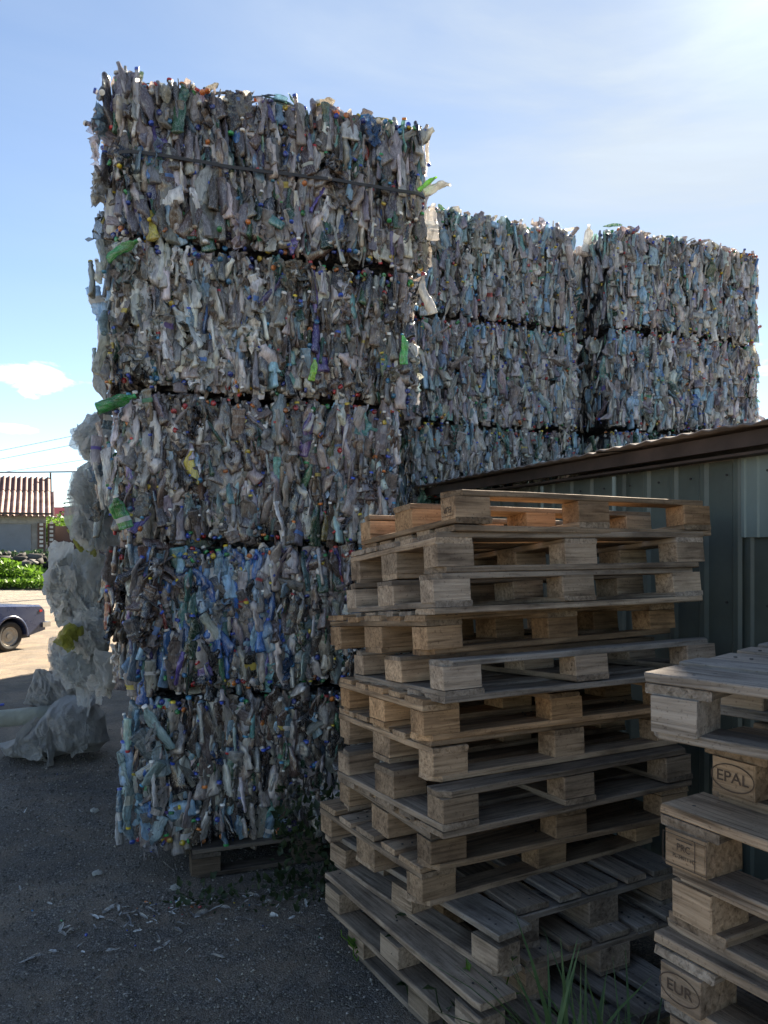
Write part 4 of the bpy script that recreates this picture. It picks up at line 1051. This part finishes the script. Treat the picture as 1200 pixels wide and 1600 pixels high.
# ------------------------------------------------------------------ background left: bank, house, fence, trees, cables
M_bank = simple_mat('bank_soil', (.07, .065, .045), .95, .4, 2)
def bank():
    vs = []; nx, ny = 50, 14
    for j in range(ny):
        for i in range(nx):
            x = -46+i*.95; y = 28.2+j*.9; t = j/(ny-1); z = -.05+.95*min(1, t*2.2)+.25*noise.noise((x*.4, y*.4, 1))*min(1, t*3)
            vs.append((x, y, z))
    fs = [(j*nx+i, j*nx+i+1, (j+1)*nx+i+1, (j+1)*nx+i) for j in range(ny-1) for i in range(nx-1)]
    tag(obj('hill', pydata('hill', vs, fs, [M_bank], smooth=True)), kind='structure')
bank()
def far_leaves(n, x0, x1, y0, y1, zf, size, mat, seed, name, label):
    r = np.random.RandomState(seed); mats = []
    lv = np.array([(0, 0, 0), (.4, .1, .5), (0, .1, 1), (-.4, .1, .5)], float); lf = [(0, 1, 2), (0, 2, 3)]
    for i in range(n):
        x = r.uniform(x0, x1); y = r.uniform(y0, y1); z = zf(x, y)*r.rand()**.6; s = size*(.5+r.rand())
        mats.append(np.array(Matrix.Translation((x, y, z)) @ Euler((r.uniform(-.9, .9), r.uniform(-.9, .9), r.uniform(0, 6.3))).to_matrix().to_4x4() @ Matrix.Scale(s, 4)))
    o = obj(name, scatter(name, [(lv, lf)], mats, [0]*n, np.full((n, 3), .1), mat)); tag(o, label, 'greenery', kind='stuff')
far_leaves(9000, -22, -8, 28.3, 29.6, lambda x, y: .30, .13, M_leaf, 1, 'grass', 'bright grass verge along the far side of the road')
far_leaves(15000, -24, -12.6, 29.2, 32.5, lambda x, y: max(.15, (1.25-.05*(x+20)**1)*.95*(1-.25*(x+14 > 0))*(.75+.5*noise.noise((x*.9, y*.9, 0))))*(1 if x < -13.3 else .6), .17, M_leaf, 2, 'shrubbery', 'sunlit green shrubbery on the bank below the house')
far_leaves(6000, -26, -13.5, 33, 34.5, lambda x, y: 1.25+.3*noise.noise((x, y, 0)), .16, M_spruce, 5, 'undergrowth', 'dark undergrowth along the foot of the house wall')
def rubble():
    temps = []; r = np.random.RandomState(8)
    for k in range(5):
        v = np.array([(x, y, z) for x in (-1, 1) for y in (-1, 1) for z in (-1, 1)], float)+r.uniform(-.4, .4, (8, 3)); v[:, 2] *= .4
        temps.append((v, [(0, 1, 3), (0, 3, 2), (4, 6, 7), (4, 7, 5), (0, 4, 5), (0, 5, 1), (2, 3, 7), (2, 7, 6), (0, 2, 6), (0, 6, 4), (1, 5, 7), (1, 7, 3)]))
    n = 260; mats = []; 
    for i in range(n):
        x = r.uniform(-17.5, -11); y = r.uniform(31.5, 34.5); z = .75+.55*r.rand()*(1-abs(y-33)/2.2)
        mats.append(np.array(Matrix.Translation((x, y, z)) @ Euler(tuple(r.uniform(-.6, .6, 3)*(1, 1, 5))).to_matrix().to_4x4() @ Matrix.Scale(.08+.22*r.rand()**2, 4)))
    g = .02+.13*r.rand(n)**3
    tag(obj('rubble', scatter('rubble', temps, mats, r.randint(0, 5, n), np.stack([g*1.05, g, g*.95], 1), M_stone)), 'heap of broken dark rubble below the brown fence', 'rubble', kind='stuff')
rubble()
M_cinder = simple_mat('grey_block_wall', (.30, .29, .27), .9, .2, 3)
M_gate = simple_mat('blue_grey_gate', (.17, .19, .215), .6, .12, 2)
M_roofred = None
def roof_mat():
    m, nt, p = new_mat('rusty_roof', .7, .3)
    v = objcoord(nt, (1, 1, 1), False); n = noise_n(nt, v, 1.6, 6, .65); n2 = noise_n(nt, v, 12, 4, .6)
    c = ramp(nt, n, [(.32, (.16, .075, .055)), (.55, (.30, .18, .15)), (.72, (.42, .33, .29))]); c = mixc(nt, .4, c, ramp(nt, n2, [(.3, (.5, .5, .5)), (.7, (1, 1, 1))]), 'MULTIPLY')
    nt.links.new(c, p.inputs['Base Color']); return m
M_roofr = roof_mat(); M_roofd = simple_mat('dark_red_roof', (.13, .06, .05), .7, .35, 2)
M_brick = simple_mat('brown_brick', (.11, .065, .05), .85, .25, 4); M_whiteb = simple_mat('white_brick', (.6, .58, .53), .85, .15, 4)
M_fence = simple_mat('brown_sheet_fence', (.075, .045, .042), .6, .15, 1); M_farred = simple_mat('far_red_roof', (.3, .055, .06), .6, .15, 1); M_farwall = simple_mat('far_house_wall', (.3, .27, .24), .9, .2, 1)
def corr(x0, x1, y0, z0, y1, z1, pitch, amp, mat, name):
    n = int((x1-x0)/pitch*6); vs = []
    for i in range(n+1):
        x = x0+(x1-x0)*i/n; w = amp*math.sin(2*math.pi*(x-x0)/pitch); vs += [(x, y0, z0+w), (x, y1, z1+w), (x, y0, z0+w-.03), (x, y1, z1+w-.03)]
    fs = []
    for i in range(n): a, b = 4*i, 4*i+4; fs += [(a, b, b+1, a+1), (a+2, a+3, b+3, b+2), (a, a+2, b+2, b)]
    return pydata(name, vs, fs, [mat])
def house():
    Yh = 39.0; s = Yh/1200
    x1 = (72-600)*s; root = empty('brick_house', (x1, Yh, 0), R(24), label='low house with a rusty corrugated two pitch roof and grey walls beyond the road', cat='house')
    wz = EYE+(850-803)*s; Lh = 14
    mb = MB(); mb.box((-Lh/2, 3, wz/2), (Lh, 6, wz)); obj('wall', mb.mesh('wall', [M_cinder]), root)
    mb = MB(); mb.box((-Lh/2-.35, -.06, (wz-.55)/2), (Lh-.7, .08, wz-.55)); obj('grey_facing', mb.mesh('grey_facing', [M_gate]), root)
    # rows of pale blocks under the eave
    me = MB(); me.box((0, 0, 0), (.385, .05, .19)); bm_ = me.mesh('wall_block', [M_cinder])
    for j in range(2):
        for i in range(16): o = obj('wall_block', bm_, root, (-.9-.4*i-.2*j, -.02, wz-.2-.2*j)); 
    # quoins
    qm = MB(); qm.box((0, 0, 0), (.17, .04, .12)); qme = qm.mesh('quoin_brick', [M_whiteb])
    pm = MB(); pm.box((0, 0, 0), (.36, .12, 2.0)); 
    for j, xx in enumerate((-.22, .25)):
        obj('corner_pier', pm.mesh('corner_pier', [M_brick]), root, (xx*1.0, -.13 if j == 0 else .2, 1.75))
        for k in range(9): obj('quoin_brick', qme, root, (xx, (-.21 if j == 0 else .12), .95+k*.215+.1*j))
    xr = (84-600)*s-x1
    obj('lower_roof', corr(-Lh, xr, -.6, EYE+(850-806)*s-.02, 2.2, EYE+(850-768)*(Yh+2)/1200, .27, .045, M_roofr, 'lower_roof'), root)
    obj('upper_roof', corr(-Lh, xr-.1, 2.2, EYE+(850-768)*(Yh+2)/1200+.03, 3.4, EYE+(850-747)*(Yh+3.4)/1200, .27, .045, M_roofd, 'upper_roof'), root)
    mb = MB(); mb.box((-Lh/2+.3, -.62, wz-.02), (Lh, .04, .1)); obj('eave_board', mb.mesh('eave_board', [M_darkwood]), root)
    gz = EYE+(850-768)*(Yh+2)/1200; gt = EYE+(850-747)*(Yh+3.4)/1200
    obj('gable', pydata('gable', [(-.02, 0, wz-.02), (-.02, 6, wz-.02), (-.02, 3.4, gt-.1), (-.02, 2.2, gz-.1), (-.2, 0, wz-.02), (-.2, 6, wz-.02), (-.2, 3.4, gt-.1), (-.2, 2.2, gz-.1)], [(0, 1, 2, 3), (7, 6, 5, 4)], [M_cinder]), root)
    mb = MB(); mb.tube((xr-.15, 3.4, 4.9), (xr-.15, 3.4, 5.6), .05, 6); obj('roof_finial', mb.mesh('roof_finial', [M_darkwood]), root)
    for i in range(14):
        mb = MB(); mb.box((0, 0, 0), (.07, .5, .1))
        obj('rafter', mb.mesh('rafter', [M_darkwood]), root, (-.4-.75*i, -.35, wz-.08))
house()
def fence():
    Y = 40.2; s = Y/1200; root = empty('sheet_fence', ((78-600)*s, Y, 0), 0, label='dark brown sheet metal fence running right from the house', cat='fence')
    zt = EYE+(850-822)*s
    for k in range(6):
        mb = MB(); mb.box((.95+1.9*k, 0, zt/2), (1.88, .05, zt)); obj('fence_panel', mb.mesh('fence_panel', [M_fence]), root)
fence()
def farhouse():
    Y = 66; s = Y/1200; root = empty('red_roof_house', ((110-600)*s, Y, 0), 0, label='distant house with a plain red roof behind the fence', cat='house')
    mb = MB(); mb.box((0, 3, 1.5), (6, 5.8, 3.0)); obj('wall', mb.mesh('wall', [M_farwall]), root)
    vs = [(-3.2, 0, 3.0), (3.2, 0, 3.0), (3.2, 3, 5.0), (-3.2, 3, 5.0), (-3.2, 6.2, 3.3), (3.2, 6.2, 3.3)]
    obj('roof', pydata('roof', vs, [(0, 1, 2, 3), (3, 2, 5, 4), (0, 3, 4), (1, 5, 2), (0, 4, 5, 1)], [M_farred]), root)
farhouse()
M_bark = simple_mat('bark', (.08, .06, .045), .9, .3, 4)
def spruce(px, Y, ztop, label, seed):
    r = random.Random(seed); root = empty('spruce_tree', ((px-600)/1200*Y, Y, 0), 0, label=label, cat='tree')
    mb = MB(); mb.tube((0, 0, 0), (0, 0, ztop), .13, 8, 0, .015); obj('trunk', mb.mesh('trunk', [M_bark]), root)
    vs, fs = [], []; z = 1.2
    while z < ztop-.1:
        rad = (ztop-z)*.32+.12; nb = 9
        for k in range(nb):
            a = 2*math.pi*k/nb+r.uniform(-.3, .3); rl = rad*r.uniform(.7, 1.15)
            for q in range(7):
                t = (q+1)/7; cxp, cyp, cz = math.cos(a)*rl*t, math.sin(a)*rl*t, z-.25*rl*t+.1*rl*t*t; w = .16*(1.1-t)+.05
                for sg in (-1, 1):
                    b = len(vs); ex, ey = -math.sin(a)*w*sg+math.cos(a)*.1, math.cos(a)*w*sg+math.sin(a)*.1
                    vs += [(cxp, cyp, cz+.03), (cxp+ex, cyp+ey, cz-.09*r.random()-.03), (cxp+math.cos(a)*.17, cyp+math.sin(a)*.17, cz-.02)]; fs.append((b, b+1, b+2))
        z += .33*(.7+.3*(ztop-z)/ztop)*1.15
    obj('crown', pydata('crown', vs, fs, [M_spruce]), root)
spruce(116, 56, EYE+(850-753)/1200*56, 'dark narrow spruce tree beyond the fence beside the bales', 2)
def bushy_tree(px, Y, z0, z1, wd, mat, label, seed):
    root = empty('leafy_tree', ((px-600)/1200*Y, Y, 0), 0, label=label, cat='tree'); r = np.random.RandomState(seed)
    mb = MB(); mb.tube((0, 0, 0), (0, 0, z0+.6), .12, 7, 0, .05); obj('trunk', mb.mesh('trunk', [M_bark]), root)
    lv = np.array([(0, 0, 0), (.4, .1, .5), (0, .1, 1), (-.4, .1, .5)], float); lf = [(0, 1, 2), (0, 2, 3)]; mats = []
    cl = [(r.uniform(-wd/2, wd/2), r.uniform(-wd/2, wd/2), r.uniform(z0, z1)) for _ in range(14)]
    for i in range(2200):
        c = cl[r.randint(14)]; p = np.array(c)+r.normal(0, wd*.11, 3)
        mats.append(np.array(Matrix.Translation(p) @ Euler(tuple(r.uniform(-3, 3, 3))).to_matrix().to_4x4() @ Matrix.Scale(.1+.12*r.rand(), 4)))
    obj('crown', scatter('crown', [(lv, lf)], mats, [0]*2200, np.full((2200, 3), .1), mat), root)
bushy_tree(90, 44, 1.8, 3.0, 2.4, M_leaf, 'rounded bright green tree just behind the brown fence', 3)
bushy_tree(112, 50, 1.8, 3.9, 3.2, M_spruce, 'darker bushy tree behind the fence at the foot of the spruce', 4)
M_cable = simple_mat('cable', (.02, .02, .022), .6)
def cable(pts, r, label):
    mb = MB()
    for p, q in zip(pts[:-1], pts[1:]): mb.tube(p, q, r, 6)
    o = obj('power_cable', mb.mesh('power_cable', [M_cable]))
    return tag(o, label, 'cable', 'overhead cables')
def pole(x, y, h, label):
    root = empty('utility_pole', (x, y, 0), 0, label=label, cat='utility pole'); mb = MB(); mb.tube((0, 0, 0), (0, 0, h), .13, 10, 0, .09); obj('post', mb.mesh('post', [M_bark]), root)
    mb = MB(); mb.box((0, 0, h-.5), (1.6, .1, .1)); obj('crossarm', mb.mesh('crossarm', [M_bark]), root)
for (Y, p0, p1, sag, r, lab) in ((26, (-30, 737), (330, 738), .25, .022, 'thick black overhead cable above the house roof'), (34, (-30, 722), (330, 655), .35, .009, 'thin upper overhead wire in the sky at left'), (34, (-30, 709), (330, 640), .35, .009, 'thinnest highest overhead wire in the sky at left'),
                                 (30, (-30, 742), (330, 690), .3, .008, 'thin overhead wire just above the thick cable')):
    a = Vector(atpx(-1400 if Y == 26 else -900, p0[1], Y)); a = Vector(atpx(p0[0], p0[1], Y)); b = Vector(atpx(p1[0], p1[1], Y)); a2 = a+(a-b)*1.2
    pts = []
    for i in range(25):
        t = i/24; p = a2.lerp(b, t); p.z -= sag*4*t*(1-t)*.6; p.z += sag*.5; pts.append(tuple(p))
    cable(pts, r, lab)
pole((330-600)/1200*30, 30, 7.2, 'wooden utility pole behind the tall front stack')

def added_shade_tree():  # unseen tree, added to keep direct sun off the right pallet stack
    ox, oy = 8.3, 13.6
    root = empty('leafy_tree', (ox, oy, 0), 0, label='leafy tree added out of view beyond the right edge to shade the pallets', cat='tree'); r = np.random.RandomState(11)
    mb = MB(); mb.tube((.6, 0, 0), (.2, -.1, 9.4), .2, 9, 0, .08); mb.tube((.3, -.1, 7.4), (1, .1, 10.2), .08, 7, 0, .02); mb.tube((.3, -.1, 7.6), (-.3, -.3, 10.4), .08, 7, 0, .02)
    obj('trunk', mb.mesh('trunk', [M_bark]), root)
    lv = np.array([(0, 0, 0), (.4, .1, .5), (0, .1, 1), (-.4, .1, .5)], float); lf = [(0, 1, 2), (0, 2, 3)]; mats = []
    while len(mats) < 11000:
        q = r.normal(0, 1, 3); q /= np.linalg.norm(q); q *= r.rand()**.4; p = q*np.array([2.0, 1.6, 2.5])*(1+.2*noise.noise(Vector(q*2.5)))+np.array([0, 0, 10.2])
        if (p[0]+ox-.25)/(p[1]+oy) < .517: continue
        mats.append(np.array(Matrix.Translation(p) @ Euler(tuple(r.uniform(-3, 3, 3))).to_matrix().to_4x4() @ Matrix.Scale(.16+.14*r.rand(), 4)))
    obj('crown', scatter('crown', [(lv, lf)], mats, [0]*11000, np.full((11000, 3), .1), M_leaf), root)
added_shade_tree()
# ------------------------------------------------------------------ car
def car():
    M_paint, nt, p = new_mat('dark_blue_paint', .28, .6); p.inputs['Coat Weight'].default_value = .25; p.inputs['Coat Roughness'].default_value = .08
    v = objcoord(nt, (1, 1, 1), False); n = noise_n(nt, v, 5, 6, .6); nt.links.new(ramp(nt, n, [(.3, (.016, .026, .07)), (.7, (.028, .042, .095))]), p.inputs['Base Color'])
    nt.links.new(ramp(nt, n, [(.3, (.2, .2, .2)), (.7, (.4, .4, .4))]), p.inputs['Roughness'])
    M_glass = simple_mat('car_glass', (.02, .025, .03), .05, .1, 2, spec=.8); M_tyre = simple_mat('tyre_rubber', (.03, .028, .026), .85, .3, 20)
    M_rim = simple_mat('wheel_rim', (.38, .35, .30), .5, .2, 12, metal=.4); M_chr = simple_mat('chrome', (.5, .5, .5), .2, .1, 10, metal=1); M_red = simple_mat('tail_light', (.4, .02, .02), .2, .1, 10)
    M_blk = simple_mat('black_trim', (.02, .02, .02), .6)
    k = .82; root = empty('parked_car', (0, 0, 0), 0, label='dark blue boxy sedan parked on the dusty yard at the left edge', cat='car')
    # local x forward (front positive), y left, z up; visible side is left (+y)
    r_w = .30; xr, xf = -1.22, 1.2; side = []
    def arch(cx, r=.37, n=10): return [(cx+r*math.cos(a), .30+r*math.sin(a)) for a in [math.pi*i/n for i in range(n+1)]]
    prof = [(-2.02, .34), (-2.06, .55), (-2.04, .90), (-1.98, .935), (-1.2, .97), (1.0, .95), (1.95, .88), (2.03, .8), (2.05, .35)]
    low = [(1.6, .26)]+arch(xf)[0:]+[(.75, .22), (-.75, .22)]+arch(xr)+[(-1.65, .28)]
    poly = prof+low; n = len(poly); hw = .80
    vs = []; 
    rings = ((-hw, .0), (-hw+.05, .035), (hw-.05, .035), (hw, .0))
    def inset(q, d):
        x, z = q; return (x*(1-0*d), z)
    for yy, top in ((-hw, 0), (-hw+.06, 1), (hw-.06, 1), (hw, 0)):
        for (x, z) in poly:
            zz = z if top or z < .8 else z-.035
            vs.append((x, yy, zz))
    fs = [tuple(range(n)), tuple(reversed(range(3*n, 4*n)))]
    for r_ in range(3):
        for i in range(n): j = (i+1) % n; fs.append((r_*n+i, (r_+1)*n+i, (r_+1)*n+j, r_*n+j))
    obj('body', pydata('body', vs, fs, [M_paint]), root)
    # greenhouse
    gb = [(-1.35, .76), (.95, .76)]; gt = [(-.85, .60), (.30, .60)]; z0, z1 = .955, 1.40
    v8 = [(-1.35, -.74, z0), (.62, -.74, z0), (.62, .74, z0), (-1.35, .74, z0), (-.95, -.6, z1), (.12, -.6, z1), (.12, .6, z1), (-.95, .6, z1)]
    obj('cabin', pydata('cabin', v8, [(0, 1, 5, 4), (1, 2, 6, 5), (2, 3, 7, 6), (3, 0, 4, 7), (4, 5, 6, 7)], [M_paint]), root)
    def lerp3(a, b, t): return Vector(a).lerp(Vector(b), t)
    def win(a, b, c, d, s0, s1, t0, t1, nm='window'):
        P = lambda s, t: lerp3(lerp3(a, b, s), lerp3(d, c, s), t)
        q = [P(s0, t0), P(s1, t0), P(s1, t1), P(s0, t1)]; nrm = (q[1]-q[0]).cross(q[3]-q[0]).normalized(); cen = Vector((0, 0, 1.1))
        if nrm.dot(q[0]-cen) < 0: nrm = -nrm
        mb = MB(); mb.add([v+nrm*.006 for v in q]+[v-nrm*.004 for v in q], [(0, 1, 2, 3), (7, 6, 5, 4), (0, 4, 5, 1), (1, 5, 6, 2), (2, 6, 7, 3), (3, 7, 4, 0)]); obj(nm, mb.mesh(nm, [M_glass]), root)
    for (i0, i1, i2, i3) in ((0, 1, 5, 4), (3, 2, 6, 7)):
        win(v8[i0], v8[i1], v8[i2], v8[i3], .06, .24, .1, .85); win(v8[i0], v8[i1], v8[i2], v8[i3], .27, .58, .1, .88); win(v8[i0], v8[i1], v8[i2], v8[i3], .61, .94, .1, .88)
    win(v8[1], v8[2], v8[6], v8[5], .06, .94, .1, .9, 'windscreen'); win(v8[0], v8[3], v8[7], v8[4], .08, .92, .12, .88, 'rear_window')
    for (x, s_) in ((xr, 1), (xr, -1), (xf, 1), (xf, -1)):
        w = MB(); 
        prof_w = [(.19, .06), (.24, .085), (.285, .08), (.30, .05), (.30, -.05), (.285, -.08), (.2, -.08)]; m = 28; vv, ff = [], []
        for a in range(m):
            t = 2*math.pi*a/m
            for (rr, yy) in prof_w: vv.append((rr*math.cos(t), yy*s_, rr*math.sin(t)))
        q = len(prof_w)
        for a in range(m):
            for b in range(q-1): ff.append((a*q+b, ((a+1) % m)*q+b, ((a+1) % m)*q+b+1, a*q+b+1))
        wh = empty('wheel', (x, .70*s_, .30)); wh.parent = root
        obj('tyre', pydata('tyre', vv, ff, [M_tyre], smooth=True), wh)
        rp = [(.0, .05), (.055, .055), (.06, .035), (.12, .03), (.15, .055), (.18, .05), (.192, .068)]; vv, ff = [], []
        for a in range(m):
            t = 2*math.pi*a/m
            for (rr, yy) in rp: vv.append((rr*math.cos(t), yy*s_, rr*math.sin(t)))
        q = len(rp)
        for a in range(m):
            for b in range(q-1): ff.append((a*q+b, ((a+1) % m)*q+b, ((a+1) % m)*q+b+1, a*q+b+1))
        obj('rim', pydata('rim', vv, ff, [M_rim]), wh)
    # arch trim, bumper, lights, door seams, handles
    for s_ in (1, -1):
        for cx0 in (xr, xf):
            pts = arch(cx0, .385, 14); vv, ff = [], []
            for (x, z) in pts:
                dx, dz = x-cx0, z-.3; l = math.hypot(dx, dz)
                for (rr, yy) in ((.37, hw+.001), (.372, hw+.016), (.41, hw+.012), (.42, hw)): vv.append((cx0+dx/l*rr, yy*s_, .3+dz/l*rr))
            for i in range(len(pts)-1):
                for b in range(3): ff.append((i*4+b, (i+1)*4+b, (i+1)*4+b+1, i*4+b+1))
            obj('wheel_arch', pydata('wheel_arch', vv, ff, [M_paint], smooth=True), root)
        mb = MB()
        for x in (-.72, .08, .9): mb.box((x, s_*(hw+.0005), .60), (.008, .004, .56))
        mb.box((.0, s_*(hw+.002), .52), (1.6, .012, .03)); obj('side_trim', mb.mesh('side_trim', [M_blk]), root)
        for x in (-.55, .25):
            mb = MB(); mb.box((x, s_*(hw+.012), .80), (.14, .02, .03)); obj('door_handle', mb.mesh('door_handle', [M_chr]), root)
        mb = MB(); mb.box((-2.055, s_*.6, .72), (.03, .34, .15)); mb.box((-2.0, s_*(hw+.003), .74), (.1, .012, .1)); obj('tail_light', mb.mesh('tail_light', [M_red]), root)
        mb = MB(); mb.tube((2.03, s_*.55, .65), (2.065, s_*.55, .65), .09, 16); obj('headlight', mb.mesh('headlight', [M_chr]), root)
        mb = MB(); mb.box((1.93, s_*(hw+.003), .76), (.07, .012, .045)); obj('side_marker', mb.mesh('side_marker', [M_red]), root)
    mb = MB(); mb.box((-2.12, 0, .46), (.09, 1.62, .11)); mb.box((-1.99, .82, .46), (.3, .05, .10)); mb.box((-1.99, -.82, .46), (.3, .05, .10)); obj('rear_bumper', mb.mesh('rear_bumper', [M_chr]), root)
    mb = MB(); mb.box((2.12, 0, .46), (.09, 1.62, .11)); mb.box((2.05, .82, .46), (.2, .05, .10)); mb.box((2.05, -.82, .46), (.2, .05, .10)); obj('front_bumper', mb.mesh('front_bumper', [M_chr]), root)
    mb = MB(); mb.box((0, 0, .28), (3.7, 1.2, .16)); obj('underbody', mb.mesh('underbody', [M_blk]), root)
    # place: rear left wheel at px 27, Y 12.1
    fwd = Vector((.36, .93, 0)).normalized(); ang = math.atan2(fwd.y, fwd.x)
    target = Vector(atpx(16, 992, 12.1)); loc = Matrix.Rotation(ang, 3, 'Z') @ (Vector((xf, -.78, 0))*k)
    root.rotation_euler = (0, 0, ang); root.scale = (k, k, k*.95); root.location = (target.x-loc.x, target.y-loc.y, 0)
car()
